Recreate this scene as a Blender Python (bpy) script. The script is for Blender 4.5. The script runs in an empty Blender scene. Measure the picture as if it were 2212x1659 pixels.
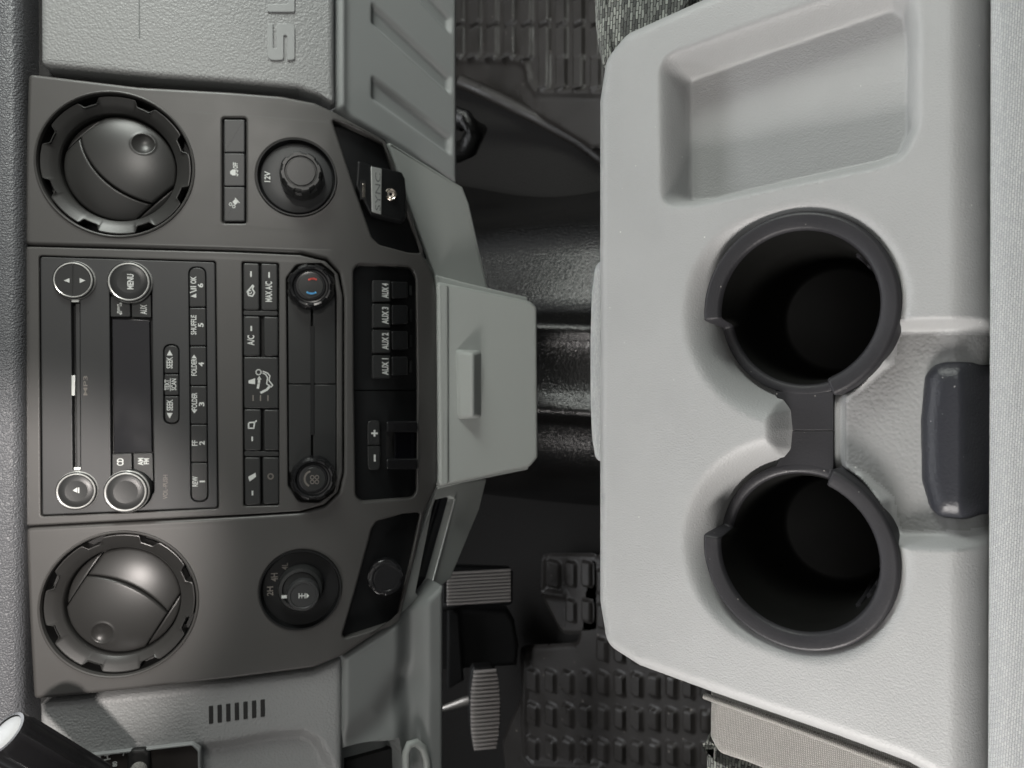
import bpy, bmesh, math, random
import numpy as np
from mathutils import Vector, Matrix
from mathutils.geometry import tessellate_polygon

random.seed(4)
SC = bpy.context.scene
COL = SC.collection
RAD = math.radians

# ------------------------------------------------------------------ camera, light, exposure
F_PX, CX, CY = 1560.0, 1106.0, 829.5          # photograph measured on a 2212 x 1659 sheet
PITCH = RAD(45)
CAM = np.array([0.0, 0.0, 0.95])
sp, cp = math.sin(PITCH), math.cos(PITCH)
IR = np.array([0, -sp, -cp])                  # picture right = down in the cab
IU = np.array([1.0, 0, 0])                    # picture up = passenger side
FW = np.array([0, cp, -sp])
cam = bpy.data.cameras.new('camera')
cam.sensor_width = 36.0
cam.lens = F_PX / 2212 * 36.0
cam.clip_start = 0.02
cam.clip_end = 50
cam.dof.use_dof = True
cam.dof.focus_distance = 0.45
cam.dof.aperture_fstop = 11.5
camo = bpy.data.objects.new('camera', cam)
COL.objects.link(camo)
camo.matrix_world = Matrix(((IR[0], IU[0], -FW[0], CAM[0]), (IR[1], IU[1], -FW[1], CAM[1]),
                            (IR[2], IU[2], -FW[2], CAM[2]), (0, 0, 0, 1)))
SC.camera = camo

SC.world = bpy.data.worlds.new('World')
SC.world.use_nodes = True
# the daylight round the cab: a bright band at window height, a dim roof and a dark underside
_wn = SC.world.node_tree.nodes; _wl = SC.world.node_tree.links
_bg = _wn['Background']
_tc = _wn.new('ShaderNodeTexCoord'); _sx = _wn.new('ShaderNodeSeparateXYZ'); _cr = _wn.new('ShaderNodeValToRGB')
_wl.new(_tc.outputs['Generated'], _sx.inputs[0]); _wl.new(_sx.outputs['Z'], _cr.inputs[0])
for _p, _c in ((.06, (.015, .015, .015)), (.13, (.90, .95, 1.0)), (.52, (1.0, 1.0, .97)), (.66, (.06, .058, .055))):
    _e = _cr.color_ramp.elements.new(_p); _e.color = (*_c, 1)
_cr.color_ramp.elements[0].color = (.01, .01, .01, 1)
_cr.color_ramp.elements[-1].color = (.05, .048, .045, 1)
_wl.new(_cr.outputs[0], _bg.inputs[0])
_dt = _wn.new('ShaderNodeVectorMath'); _dt.operation = 'DOT_PRODUCT'; _dt.inputs[1].default_value = (.75, .45, 0)
_mr = _wn.new('ShaderNodeMapRange')
for _i, _v in ((1, -.7), (2, .8), (3, .05), (4, .55)): _mr.inputs[_i].default_value = _v
_wl.new(_tc.outputs['Generated'], _dt.inputs[0]); _wl.new(_dt.outputs['Value'], _mr.inputs[0]); _wl.new(_mr.outputs[0], _bg.inputs[1])

def area(name, loc, aim, sx, sy, watts, col, spread=180):
    l = bpy.data.lights.new(name, 'AREA')
    l.shape = 'RECTANGLE'; l.size = sx; l.size_y = sy
    l.energy = watts; l.color = col; l.spread = RAD(spread)
    o = bpy.data.objects.new(name, l); COL.objects.link(o)
    d = Vector(aim) - Vector(loc)
    o.matrix_world = Matrix.Translation(Vector(loc)) @ d.to_track_quat('-Z', 'Y').to_matrix().to_4x4()
    return o
area('windshield_light', (0.05, 1.22, 1.30), (0, 0.15, 0.55), 1.4, 0.45, 12.5, (0.95, 0.97, 1.0))
area('passenger_window_light', (0.95, 0.28, 1.10), (0.05, 0.35, 0.65), 0.45, 0.28, 8.2, (0.96, 1.0, 0.94))
area('driver_window_light', (-0.92, 0.15, 1.05), (-0.15, 0.13, 0.56), 0.45, 0.25, 1.65, (1.0, 0.955, 0.92), 50)
area('headliner_bounce', (0, -0.15, 1.65), (0, 0.3, 0.6), 1.2, 0.8, 2.2, (1.0, 0.97, 0.93))
def spot(name, loc, aim, watts, col, size, blend):
    l = bpy.data.lights.new(name, 'SPOT')
    l.energy = watts; l.color = col; l.spot_size = RAD(size); l.spot_blend = blend; l.shadow_soft_size = .035
    o = bpy.data.objects.new(name, l); COL.objects.link(o)
    o.matrix_world = Matrix.Translation(Vector(loc)) @ (Vector(aim) - Vector(loc)).to_track_quat('-Z', 'Y').to_matrix().to_4x4()
spot('dash_fill_spot', (-.02, -.50, 1.50), tuple(CAM + (FW + IR * ((0 - CX) / F_PX) + IU * ((CY - 1265) / F_PX)) * .56), 88, (1.0, 0.93, 0.88), 14, .4)  # added spot; its cone edge draws the shadow line on the dash
spot('passenger_side_light', (.6, -.4, 1.4), (.16, .62, .83), 19, (1.0, 0.96, 0.90), 25, .9)

SC.view_settings.view_transform = 'Standard'
SC.view_settings.look = 'None'
SC.view_settings.gamma = 1
SC.view_settings.use_curve_mapping = False
SC.view_settings.exposure = 0.0
SC.render.engine = 'CYCLES'
SC.cycles.use_denoising = True
SC.cycles.max_bounces = 6

# ------------------------------------------------------------------ frames (a plane in the cab)
def ray(px, py):
    v = FW + IR * ((px - CX) / F_PX) + IU * ((CY - py) / F_PX)
    return v
def wp(px, py, z):
    return CAM + ray(px, py) * z

class Frame:
    """local x = picture right, y = picture up, z = out of the surface"""
    def __init__(s, o, ex, n, warp=None):
        s.o = np.array(o, float); s.n = np.array(n, float) / np.linalg.norm(n)
        ex = np.array(ex, float); ex = ex - s.n * ex.dot(s.n); s.ex = ex / np.linalg.norm(ex)
        s.ey = np.cross(s.n, s.ex); s.warp = warp
        s.M = Matrix([[s.ex[i], s.ey[i], s.n[i], s.o[i]] for i in range(3)] + [[0, 0, 0, 1]])
    def hit(s, px, py, h=0.0):
        d = ray(px, py); k = h
        for _ in range(12 if s.warp else 1):
            t = (s.o + s.n * k - CAM).dot(s.n) / d.dot(s.n)
            q = CAM + d * t - s.o
            x, y = q.dot(s.ex), q.dot(s.ey)
            if s.warp: k = h + s.warp(x)
        return x, y
    def poly(s, pts, h=0.0):
        return [s.hit(p[0], p[1], h) for p in pts]
    def circ(s, cx, cy, rpx, h=0.0):
        c = s.hit(cx, cy, h); a = s.hit(cx, cy - rpx, h); b = s.hit(cx, cy + rpx, h)
        return c, math.hypot(a[0] - b[0], a[1] - b[1]) / 2
def tilted(px, py, z, deg, warp=None):
    t = RAD(deg)
    ex = math.cos(t) * IR + math.sin(t) * FW
    return Frame(wp(px, py, z), ex, np.cross(ex, IU), warp)
def from3(a, b, c):
    A, B, C_ = wp(*a), wp(*b), wp(*c)
    n = np.cross(B - A, C_ - A)
    if n.dot(CAM - A) < 0: n = -n
    return Frame(A, IR, n)

# ------------------------------------------------------------------ 2D helpers
def fillet(P, r, seg=5):
    """round the corners of a local polygon; r one number or a list"""
    out = []; n = len(P)
    for i in range(n):
        p = np.array(P[i], float); a = np.array(P[i - 1], float); b = np.array(P[(i + 1) % n], float)
        R = r[i] if isinstance(r, (list, tuple)) else r
        u = a - p; v = b - p; lu = np.linalg.norm(u); lv = np.linalg.norm(v)
        if R <= 0 or lu < 1e-9 or lv < 1e-9: out.append(tuple(p)); continue
        u /= lu; v /= lv
        th = math.acos(max(-1, min(1, u.dot(v))))
        if th > 3.05: out.append(tuple(p)); continue
        d = min(R / math.tan(th / 2), lu * .48, lv * .48)
        A = p + u * d; B = p + v * d
        for k in range(seg + 1):
            t = k / seg
            q = (1 - t) ** 2 * A + 2 * t * (1 - t) * p + t * t * B
            out.append(tuple(q))
    return out
def area2(P):
    return sum(P[i - 1][0] * P[i][1] - P[i][0] * P[i - 1][1] for i in range(len(P))) / 2
def ccw(P):
    return list(P) if area2(P) > 0 else list(reversed(P))
def inset(P, d):
    """offset a CCW polygon inwards by d"""
    P = np.array(P, float); n = len(P)
    e = np.roll(P, -1, 0) - P
    L = np.linalg.norm(e, axis=1, keepdims=True); L[L < 1e-12] = 1e-12
    e /= L
    nn = np.stack([-e[:, 1], e[:, 0]], 1)
    m = nn + np.roll(nn, 1, 0)
    ml = (m * m).sum(1, keepdims=True) / 2; ml[ml < .15] = .15
    return P + m / ml * d
def circle(c, r, n=48, a0=0, a1=2 * math.pi):
    return [(c[0] + r * math.cos(a0 + (a1 - a0) * i / n), c[1] + r * math.sin(a0 + (a1 - a0) * i / n)) for i in range(n)]
def smooth_poly(pts, sub=6):
    """closed Catmull-Rom curve through points"""
    out = []; n = len(pts)
    for i in range(n):
        p0, p1, p2, p3 = [np.array(pts[(i + k) % n], float) for k in (-1, 0, 1, 2)]
        for k in range(sub):
            t = k / sub
            out.append(tuple(.5 * (2 * p1 + (p2 - p0) * t + (2 * p0 - 5 * p1 + 4 * p2 - p3) * t * t + (3 * p1 - p0 - 3 * p2 + p3) * t ** 3)))
    return out

# ------------------------------------------------------------------ mesh builders (local verts, faces)
class MB:
    def __init__(s): s.v = []; s.f = []
    def add(s, V, Fc):
        b = len(s.v); s.v += [tuple(map(float, p)) for p in V]; s.f += [tuple(b + i for i in f) for f in Fc]
        return s
    def plate(s, P, h0, h1, bev=0.0, holes=(), seg=3, back=False, hb=None):
        """solid slab of outline P from h0 to h1 with a rounded front edge; holes get rounded edges too"""
        hb = bev if hb is None else hb
        P = ccw(P)
        V = []; Fc = []
        def loops(Q, sign, bev):
            n = len(Q); rings = [(Q, h0)]
            if bev > 0:
                for k in range(seg + 1):
                    a = math.pi / 2 * k / seg
                    rings.append((inset(Q, sign * bev * (1 - math.cos(a))), h1 - bev + bev * math.sin(a)))
                rings.append((inset(Q, sign * bev * 1.25), h1))
            else:
                rings.append((Q, h1))
            ids = []
            for R, h in rings:
                b = len(V); V.extend((p[0], p[1], h) for p in R); ids.append(list(range(b, b + n)))
            for a, b in zip(ids, ids[1:]):
                for i in range(n):
                    j = (i + 1) % n
                    Fc.append((a[i], a[j], b[j], b[i]) if sign > 0 else (a[j], a[i], b[i], b[j]))
            return ids[0], ids[-1]
        b0, t0 = loops(P, 1, bev)
        tops = [t0]
        for H in holes:
            _, t = loops(ccw(H), -1, hb); tops.append(t)
        if len(tops) == 1 and len(P) < 200:
            Fc.append(tuple(t0))
        else:
            flat = [i for t in tops for i in t]
            tri = tessellate_polygon([[Vector(V[i]) for i in t] for t in tops])
            for t in tri:
                a, b, c = [flat[i] for i in t]
                A, B, C_ = V[a], V[b], V[c]
                cr = (B[0] - A[0]) * (C_[1] - A[1]) - (C_[0] - A[0]) * (B[1] - A[1])
                if abs(cr) < 1e-14: continue
                Fc.append((a, b, c) if cr > 0 else (a, c, b))
        if back: Fc.append(tuple(reversed(b0)))
        return s.add(V, Fc)
    def lathe(s, c, prof, n=48, rfun=None, cap=True):
        """prof: list of (r, h), from outside in; rfun(theta, k) scales r"""
        V = []; Fc = []
        for k, (r, h) in enumerate(prof):
            for i in range(n):
                a = 2 * math.pi * i / n
                rr = r * (rfun(a, k) if rfun else 1)
                V.append((c[0] + rr * math.cos(a), c[1] + rr * math.sin(a), h))
        m = len(prof)
        for k in range(m - 1):
            for i in range(n):
                j = (i + 1) % n
                Fc.append((k * n + i, k * n + j, (k + 1) * n + j, (k + 1) * n + i))
        if cap and prof[-1][0] > 0: Fc.append(tuple((m - 1) * n + i for i in range(n)))
        return s.add(V, Fc)
    def tube(s, pts, r, n=8, cap=True):
        pts = [np.array(p, float) for p in pts]; V = []; Fc = []
        up = np.array([.13, .31, .94])
        for i, p in enumerate(pts):
            d = pts[min(i + 1, len(pts) - 1)] - pts[max(i - 1, 0)]; d /= np.linalg.norm(d)
            a = np.cross(d, up); a /= np.linalg.norm(a); b = np.cross(d, a)
            R = r[i] if isinstance(r, (list, tuple)) else r
            for k in range(n):
                t = 2 * math.pi * k / n
                V.append(p + R * (a * math.cos(t) + b * math.sin(t)))
        for i in range(len(pts) - 1):
            for k in range(n):
                j = (k + 1) % n
                Fc.append((i * n + k, i * n + j, (i + 1) * n + j, (i + 1) * n + k))
        if cap:
            Fc.append(tuple(range(n - 1, -1, -1))); Fc.append(tuple((len(pts) - 1) * n + k for k in range(n)))
        return s.add(V, Fc)
    def box(s, c, d):
        x, y, z = c; a, b, e = d[0] / 2, d[1] / 2, d[2] / 2
        V = [(x + i * a, y + j * b, z + k * e) for i in (-1, 1) for j in (-1, 1) for k in (-1, 1)]
        return s.add(V, [(0, 1, 3, 2), (4, 6, 7, 5), (0, 4, 5, 1), (2, 3, 7, 6), (0, 2, 6, 4), (1, 5, 7, 3)])
    def warp(s, fr):
        if fr.warp: s.v = [(x, y, z + fr.warp(x)) for x, y, z in s.v]
        return s
    def mesh(s, name, angle=38):
        me = bpy.data.meshes.new(name)
        me.from_pydata(s.v, [], s.f); me.update()
        me.polygons.foreach_set('use_smooth', [True] * len(me.polygons))
        me.set_sharp_from_angle(angle=RAD(angle))
        return me

def sdp(P, poly):
    """signed distance, positive inside"""
    poly = np.array(poly, float); x = P[:, 0]; y = P[:, 1]
    d = np.full(len(P), 1e9); ins = np.zeros(len(P), bool)
    n = len(poly)
    for i in range(n):
        a = poly[i - 1]; b = poly[i]; e = b - a; L = e.dot(e)
        if L < 1e-16: continue
        w = P - a
        t = np.clip((w @ e) / L, 0, 1)
        q = w - t[:, None] * e
        d = np.minimum(d, (q * q).sum(1))
        c = ((a[1] <= y) != (b[1] <= y))
        with np.errstate(divide='ignore', invalid='ignore'):
            xi = a[0] + (y - a[1]) * e[0] / (e[1] if abs(e[1]) > 1e-15 else 1e-15)
        ins ^= c & (x < xi)
    d = np.sqrt(d)
    return np.where(ins, d, -d)
def sstep(x):
    x = np.clip(x, 0, 1); return x * x * (3 - 2 * x)
def hfield(sdf, hfun, box, cell, skirt=0.0):
    x0, x1, y0, y1 = box
    nx = int((x1 - x0) / cell) + 2; ny = int((y1 - y0) / cell) + 2
    X, Y = np.meshgrid(x0 + np.arange(nx) * cell, y0 + np.arange(ny) * cell, indexing='ij')
    P = np.stack([X.ravel(), Y.ravel()], 1)
    d = sdf(P)
    ins = (d > 0).reshape(nx, ny)
    keep = ins[:-1, :-1] | ins[1:, :-1] | ins[1:, 1:] | ins[:-1, 1:]
    for _ in range(3):
        m = d < 0
        m &= d > -3 * cell
        Q = P[m]; e = cell * .05
        gx = (sdf(Q + [e, 0]) - sdf(Q - [e, 0])) / (2 * e); gy = (sdf(Q + [0, e]) - sdf(Q - [0, e])) / (2 * e)
        P[m] = Q + np.stack([gx, gy], 1) * (-d[m])[:, None]
        d = sdf(P)
    H = hfun(P, np.maximum(d, 0))
    idx = np.arange(nx * ny).reshape(nx, ny)
    I, J = np.nonzero(keep)
    quads = np.stack([idx[I, J], idx[I + 1, J], idx[I + 1, J + 1], idx[I, J + 1]], 1)
    used, inv = np.unique(quads, return_inverse=True)
    quads = inv.reshape(-1, 4)
    V = np.stack([P[used, 0], P[used, 1], H[used]], 1).tolist()
    Fc = [tuple(q) for q in quads.tolist()]
    if skirt > 0:
        ed = {}
        for q in Fc:
            for k in range(4):
                a, b = q[k], q[(k + 1) % 4]
                if (b, a) in ed: del ed[(b, a)]
                else: ed[(a, b)] = 1
        mp = {}
        for a, b in ed:
            for w in (a, b):
                if w not in mp:
                    mp[w] = len(V); V.append([V[w][0], V[w][1], V[w][2] - skirt])
        for a, b in ed: Fc.append((a, mp[a], mp[b], b))
    return MB().add(V, Fc)

# ------------------------------------------------------------------ objects
BASE = {}
def _tag(o, label, cat, group=None, kind=None):
    if label: o['label'] = label
    if cat: o['category'] = cat
    if group: o['group'] = group
    if kind: o['kind'] = kind
def thing(name, label, cat, fr, base, group=None):
    o = bpy.data.objects.new(name, None); COL.objects.link(o)
    o.empty_display_size = .02
    o.matrix_world = fr.M @ Matrix.Translation(Vector(base))
    BASE[o.name] = Vector(base)
    _tag(o, label, cat, group)
    return o
def part(name, mb, mat, parent, fr=None, angle=38, label=None):
    if fr is not None: mb.warp(fr)
    me = mb if isinstance(mb, bpy.types.Mesh) else mb.mesh(name, angle)
    b = BASE[parent.name]
    me.transform(Matrix.Translation(-b))
    me.materials.append(mat)
    o = bpy.data.objects.new(name, me); COL.objects.link(o)
    o.parent = parent
    BASE[o.name] = b
    if label: o['label'] = label
    return o
def single(name, mb, mat, fr, base, label=None, cat=None, group=None, kind=None, angle=38):
    mb.warp(fr)
    me = mb.mesh(name, angle)
    me.transform(Matrix.Translation(-Vector(base)))
    me.materials.append(mat)
    o = bpy.data.objects.new(name, me); COL.objects.link(o)
    o.matrix_world = fr.M @ Matrix.Translation(Vector(base))
    BASE[o.name] = Vector(base)
    _tag(o, label, cat, group, kind)
    return o

# printed lettering
_TX = {}
def glyphs(s, bold=.02):
    if (s, bold) not in _TX:
        cu = bpy.data.curves.new('lettering', 'FONT'); cu.body = s; cu.size = 1; cu.resolution_u = 3
        cu.offset = bold; cu.space_line = .8; cu.align_x = 'CENTER'
        o = bpy.data.objects.new('lettering', cu); COL.objects.link(o)
        bpy.context.view_layer.update()
        me = bpy.data.meshes.new_from_object(o.evaluated_get(bpy.context.evaluated_depsgraph_get()))
        V = np.array([v.co[:] for v in me.vertices]); Fc = [tuple(p.vertices) for p in me.polygons]
        bpy.data.objects.remove(o); bpy.data.curves.remove(cu); bpy.data.meshes.remove(me)
        V = V[:, :2]; lo = V.min(0); hi = V.max(0)
        _TX[(s, bold)] = ((V - lo) / (hi - lo), Fc)
    return _TX[(s, bold)]
def lettering(mb, fr, s, x0, x1, y0, y1, h, bold=.02, depth=0.0, flip=False):
    """lettering read from the bottom of the photo upwards: x0..x1 letter height, y0..y1 length (sheet pixels)"""
    U, Fc = glyphs(s, bold)
    cx, cy = (x0 + x1) / 2, (y0 + y1) / 2
    xa = fr.hit(x0, cy, h)[0]; xb = fr.hit(x1, cy, h)[0]; ya = fr.hit(cx, y1, h)[1]; yb = fr.hit(cx, y0, h)[1]
    V = [(xb + (xa - xb) * w, ya + (yb - ya) * u, h) for u, w in U]
    if depth > 0:
        ed = {}
        for q in Fc:
            for k in range(len(q)):
                a, b = q[k], q[(k + 1) % len(q)]
                if (b, a) in ed: del ed[(b, a)]
                else: ed[(a, b)] = 1
        n = len(V); V = V + [(x, y, z - depth) for x, y, z in V]
        Fc = list(Fc) + [(b, a, a + n, b + n) for a, b in ed]
    mb.add(V, Fc)
    return mb
def marks(mb, fr, polys, h):
    """small printed shapes given as sheet-pixel polygons"""
    for P in polys:
        Q = ccw(fr.poly(P, h)); mb.add([(x, y, h) for x, y in Q], [tuple(range(len(Q)))])
    return mb
def band(pts, w):
    """a stroke of width w along sheet-pixel points, as quads"""
    out = []
    for a, b in zip(pts, pts[1:]):
        dx, dy = b[0] - a[0], b[1] - a[1]; L = math.hypot(dx, dy) or 1
        nx, ny = -dy / L * w / 2, dx / L * w / 2; ex, ey = dx / L * w * .3, dy / L * w * .3
        out.append([(a[0] + nx - ex, a[1] + ny - ey), (b[0] + nx + ex, b[1] + ny + ey), (b[0] - nx + ex, b[1] - ny + ey), (a[0] - nx - ex, a[1] - ny - ey)])
    return out
def arc_pts(cx, cy, r, a0, a1, n=12):
    return [(cx + r * math.cos(RAD(a0 + (a1 - a0) * i / n)), cy + r * math.sin(RAD(a0 + (a1 - a0) * i / n))) for i in range(n + 1)]

# ------------------------------------------------------------------ materials
def mat(name, col, rough=.5, metal=0.0, grain=None, mottle=0.0, spec=.5, coat=0.0, dust_glints=None):
    """grain = (scale per metre, bump distance, kind)"""
    m = bpy.data.materials.new(name); m.use_nodes = True
    N = m.node_tree.nodes; L = m.node_tree.links; B = N['Principled BSDF']
    B.inputs['Base Color'].default_value = (*col, 1)
    B.inputs['Roughness'].default_value = rough; B.inputs['Metallic'].default_value = metal
    B.inputs['Specular IOR Level'].default_value = spec; B.inputs['Coat Weight'].default_value = coat
    tc = N.new('ShaderNodeTexCoord')
    if mottle:
        n = N.new('ShaderNodeTexNoise'); n.inputs['Scale'].default_value = 22; n.inputs['Detail'].default_value = 6
        L.new(tc.outputs['Object'], n.inputs['Vector'])
        r = N.new('ShaderNodeMapRange'); r.inputs[1].default_value = .3; r.inputs[2].default_value = .7
        r.inputs[3].default_value = max(.05, rough - mottle); r.inputs[4].default_value = min(1, rough + mottle)
        L.new(n.outputs['Fac'], r.inputs[0]); L.new(r.outputs[0], B.inputs['Roughness'])
        h = N.new('ShaderNodeHueSaturation'); h.inputs['Color'].default_value = (*col, 1)
        r2 = N.new('ShaderNodeMapRange'); r2.inputs[1].default_value = .3; r2.inputs[2].default_value = .7
        r2.inputs[3].default_value = 1 - mottle * .6; r2.inputs[4].default_value = 1 + mottle * .6
        L.new(n.outputs['Fac'], r2.inputs[0]); L.new(r2.outputs[0], h.inputs['Value']); L.new(h.outputs[0], B.inputs['Base Color'])
    if dust_glints:
        v = N.new('ShaderNodeTexVoronoi'); v.inputs['Scale'].default_value = dust_glints[0]
        L.new(tc.outputs['Object'], v.inputs['Vector'])
        a = N.new('ShaderNodeMath'); a.operation = 'LESS_THAN'; a.inputs[1].default_value = dust_glints[1]
        L.new(v.outputs['Distance'], a.inputs[0])
        sx = N.new('ShaderNodeSeparateColor'); L.new(v.outputs['Color'], sx.inputs[0])
        g = N.new('ShaderNodeMath'); g.operation = 'GREATER_THAN'; g.inputs[1].default_value = .6
        L.new(sx.outputs[0], g.inputs[0])
        mu = N.new('ShaderNodeMath'); mu.operation = 'MULTIPLY'; L.new(a.outputs[0], mu.inputs[0]); L.new(g.outputs[0], mu.inputs[1])
        m2 = N.new('ShaderNodeMath'); m2.operation = 'MULTIPLY'; L.new(mu.outputs[0], m2.inputs[0]); L.new(sx.outputs[1], m2.inputs[1])
        mx = N.new('ShaderNodeMix'); mx.data_type = 'RGBA'
        mx.inputs[6].default_value = (*col, 1); mx.inputs[7].default_value = (*dust_glints[2], 1)
        if B.inputs['Base Color'].is_linked: L.new(B.inputs['Base Color'].links[0].from_socket, mx.inputs[6])
        L.new(m2.outputs[0], mx.inputs[0]); L.new(mx.outputs[2], B.inputs['Base Color'])
    if grain:
        sc_, dist, kind = grain
        if kind == 'leather':
            t = N.new('ShaderNodeTexVoronoi'); t.inputs['Scale'].default_value = sc_; t.feature = 'SMOOTH_F1'
            t.inputs['Smoothness'].default_value = .6
            n2 = N.new('ShaderNodeTexNoise'); n2.inputs['Scale'].default_value = sc_ * .5; n2.inputs['Detail'].default_value = 2
            L.new(tc.outputs['Object'], n2.inputs['Vector'])
            ad = N.new('ShaderNodeVectorMath'); ad.operation = 'MULTIPLY_ADD'
            ad.inputs[1].default_value = (.55 / sc_,) * 3
            L.new(n2.outputs['Color'], ad.inputs[0]); L.new(tc.outputs['Object'], ad.inputs[2]); L.new(ad.outputs[0], t.inputs['Vector'])
            out = t.outputs['Distance']; inv = True
        else:
            t = N.new('ShaderNodeTexNoise'); t.inputs['Scale'].default_value = sc_; t.inputs['Detail'].default_value = 3
            t.inputs['Roughness'].default_value = .55
            L.new(tc.outputs['Object'], t.inputs['Vector']); out = t.outputs['Fac']; inv = False
        bp = N.new('ShaderNodeBump'); bp.inputs['Strength'].default_value = 1; bp.inputs['Distance'].default_value = dist
        bp.invert = inv
        L.new(out, bp.inputs['Height']); L.new(bp.outputs[0], B.inputs['Normal'])
    return m
def cloth(name, dark, light, sx, sy, dist=.0006, mortar=None, offset=.5, rough=.95):
    """woven cloth: brick-like threads, sx x sy metres each (local x, y)"""
    m = bpy.data.materials.new(name); m.use_nodes = True
    N = m.node_tree.nodes; L = m.node_tree.links; B = N['Principled BSDF']
    B.inputs['Roughness'].default_value = rough; B.inputs['Specular IOR Level'].default_value = .15
    B.inputs['Sheen Weight'].default_value = .15
    tc = N.new('ShaderNodeTexCoord')
    mp = N.new('ShaderNodeMapping'); mp.inputs['Rotation'].default_value = (0, 0, RAD(93))
    L.new(tc.outputs['Object'], mp.inputs[0])
    nz = N.new('ShaderNodeTexNoise'); nz.inputs['Scale'].default_value = 300
    L.new(tc.outputs['Object'], nz.inputs['Vector'])
    ad = N.new('ShaderNodeVectorMath'); ad.operation = 'MULTIPLY_ADD'; ad.inputs[1].default_value = (sx * .6,) * 3
    L.new(nz.outputs['Color'], ad.inputs[0]); L.new(mp.outputs[0], ad.inputs[2])
    b = N.new('ShaderNodeTexBrick'); b.offset = offset
    b.inputs['Color1'].default_value = (*dark, 1); b.inputs['Color2'].default_value = (*light, 1)
    b.inputs['Mortar'].default_value = (*(mortar or [c * .35 for c in dark]), 1)
    b.inputs['Scale'].default_value = 1; b.inputs['Brick Width'].default_value = sy; b.inputs['Row Height'].default_value = sx
    b.inputs['Mortar Size'].default_value = sx * .16; b.inputs['Mortar Smooth'].default_value = .6
    b.inputs['Bias'].default_value = 0
    L.new(ad.outputs[0], b.inputs['Vector']); L.new(b.outputs['Color'], B.inputs['Base Color'])
    bp = N.new('ShaderNodeBump'); bp.inputs['Distance'].default_value = dist; bp.invert = True
    L.new(b.outputs['Fac'], bp.inputs['Height']); L.new(bp.outputs[0], B.inputs['Normal'])
    return m

M = dict(
    armrest=mat('light_grey_grained_plastic', (.298, .302, .301), .46, grain=(900, .00028, 'noise'), spec=.4, mottle=.05, dust_glints=(90, .045, (.55, .55, .53))),
    pocket=mat('grey_leather_grain_plastic', (.22, .222, .22), .5, grain=(520, .0003, 'leather'), spec=.4),  # own leather grain; colour also darkened for shade in the pocket
    insert=mat('charcoal_insert_plastic', (.019, .0185, .021), .5, grain=(700, .00015, 'noise'), mottle=.08, spec=.35, dust_glints=(190, .09, (.2, .19, .18))),
    insert_shaded=mat('shaded_insert_plastic', (.006, .0061, .0056), .5, mottle=.05, spec=.22),  # insert plastic with the shade of the wells put into its colour
    latch=mat('black_latch_plastic', (.018, .019, .024), .40, spec=.4, dust_glints=(190, .07, (.25, .25, .25)), grain=(600, .0003, 'noise')),
    bezel=mat('warm_charcoal_satin_plastic', (.070, .068, .0655), .42, grain=(1500, .00004, 'noise'), mottle=.04),
    radio=mat('graphite_radio_plastic', (.036, .037, .038), .45, grain=(1500, .00003, 'noise')),
    button=mat('dark_button_plastic', (.026, .027, .027), .34, grain=(1500, .00003, 'noise'), spec=.4),
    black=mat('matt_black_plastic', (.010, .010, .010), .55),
    pod=mat('black_pod_plastic', (.009, .0095, .010), .38, spec=.35),
    lens=mat('dark_brown_lens', (.035, .031, .029), .15),
    glass=mat('black_display_glass', (.006, .006, .009), .16, mottle=.08),
    chrome=mat('satin_chrome', (.92, .92, .89), .2, .5),  # half-diffuse pale base stands in for bright reflections
    silver=mat('brushed_silver', (.62, .64, .62), .35, .7),
    ink=mat('white_lettering_ink', (.66, .68, .66), .5),
    dimink=mat('grey_indicator_ink', (.22, .20, .18), .5),
    red=mat('red_ink', (.75, .10, .08), .5), blue=mat('blue_ink', (.12, .45, .80), .5),
    vent=mat('grey_vent_plastic', (.032, .0316, .0305), .36, grain=(1500, .00003, 'noise')),
    pad=mat('grained_dash_vinyl', (.13, .134, .143), .42, grain=(760, .0007, 'leather'), spec=.5),
    panel=mat('light_grained_panel', (.29, .295, .295), .45, grain=(560, .0004, 'leather'), spec=.4),
    panel_smooth=mat('smooth_grey_letters', (.32, .33, .33), .5),
    lower=mat('grey_lower_panel', (.18, .19, .187), .55, grain=(900, .00008, 'noise')),
    glovelow=mat('grey_glovebox_plastic', (.26, .272, .27), .55, grain=(900, .00008, 'noise')),
    sage=mat('sage_grey_console_plastic', (.33, .347, .333), .5, grain=(900, .00008, 'noise')),
    rubber=mat('black_rubber_mat', (.036, .0325, .030), .40, grain=(500, .0005, 'noise'), mottle=.16, dust_glints=(60, .12, (.2, .18, .16))),
    carpet=mat('black_floor_vinyl', (.005, .0048, .0046),   .24, grain=(330, .0009, 'noise'), spec=.5, dust_glints=(420, .16, (.10, .098, .09))),  # pale specks here are painted glints on the tunnel
    floor=mat('dark_floor_covering', (.015, .0138, .0128), .85, grain=(300, .002, 'noise')),
    pedal=mat('worn_pedal_rubber', (.55, .51, .48), .5, grain=(900, .0002, 'noise')),
    metal=mat('dull_metal', (.45, .43, .40), .4, .8),
    seat=cloth('light_grey_seat_cloth', (.34, .35, .355), (.41, .42, .42), .0010, .0020, .0004, (.27, .28, .28)),
    seat2=cloth('beige_perforated_cloth', (.34, .33, .31), (.40, .39, .365), .0011, .0012, .0003, (.18, .172, .16), .5),
    woven=cloth('black_grey_woven_cloth', (.055, .057, .055), (.27, .285, .26), .0021, .0062, .0007, (.014, .014, .014), .5),
    rod=mat('black_gloss_lever', (.012, .012, .013), .22),
    jack=mat('nickel_jack', (.6, .55, .48), .25, 1.0),
)

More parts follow.
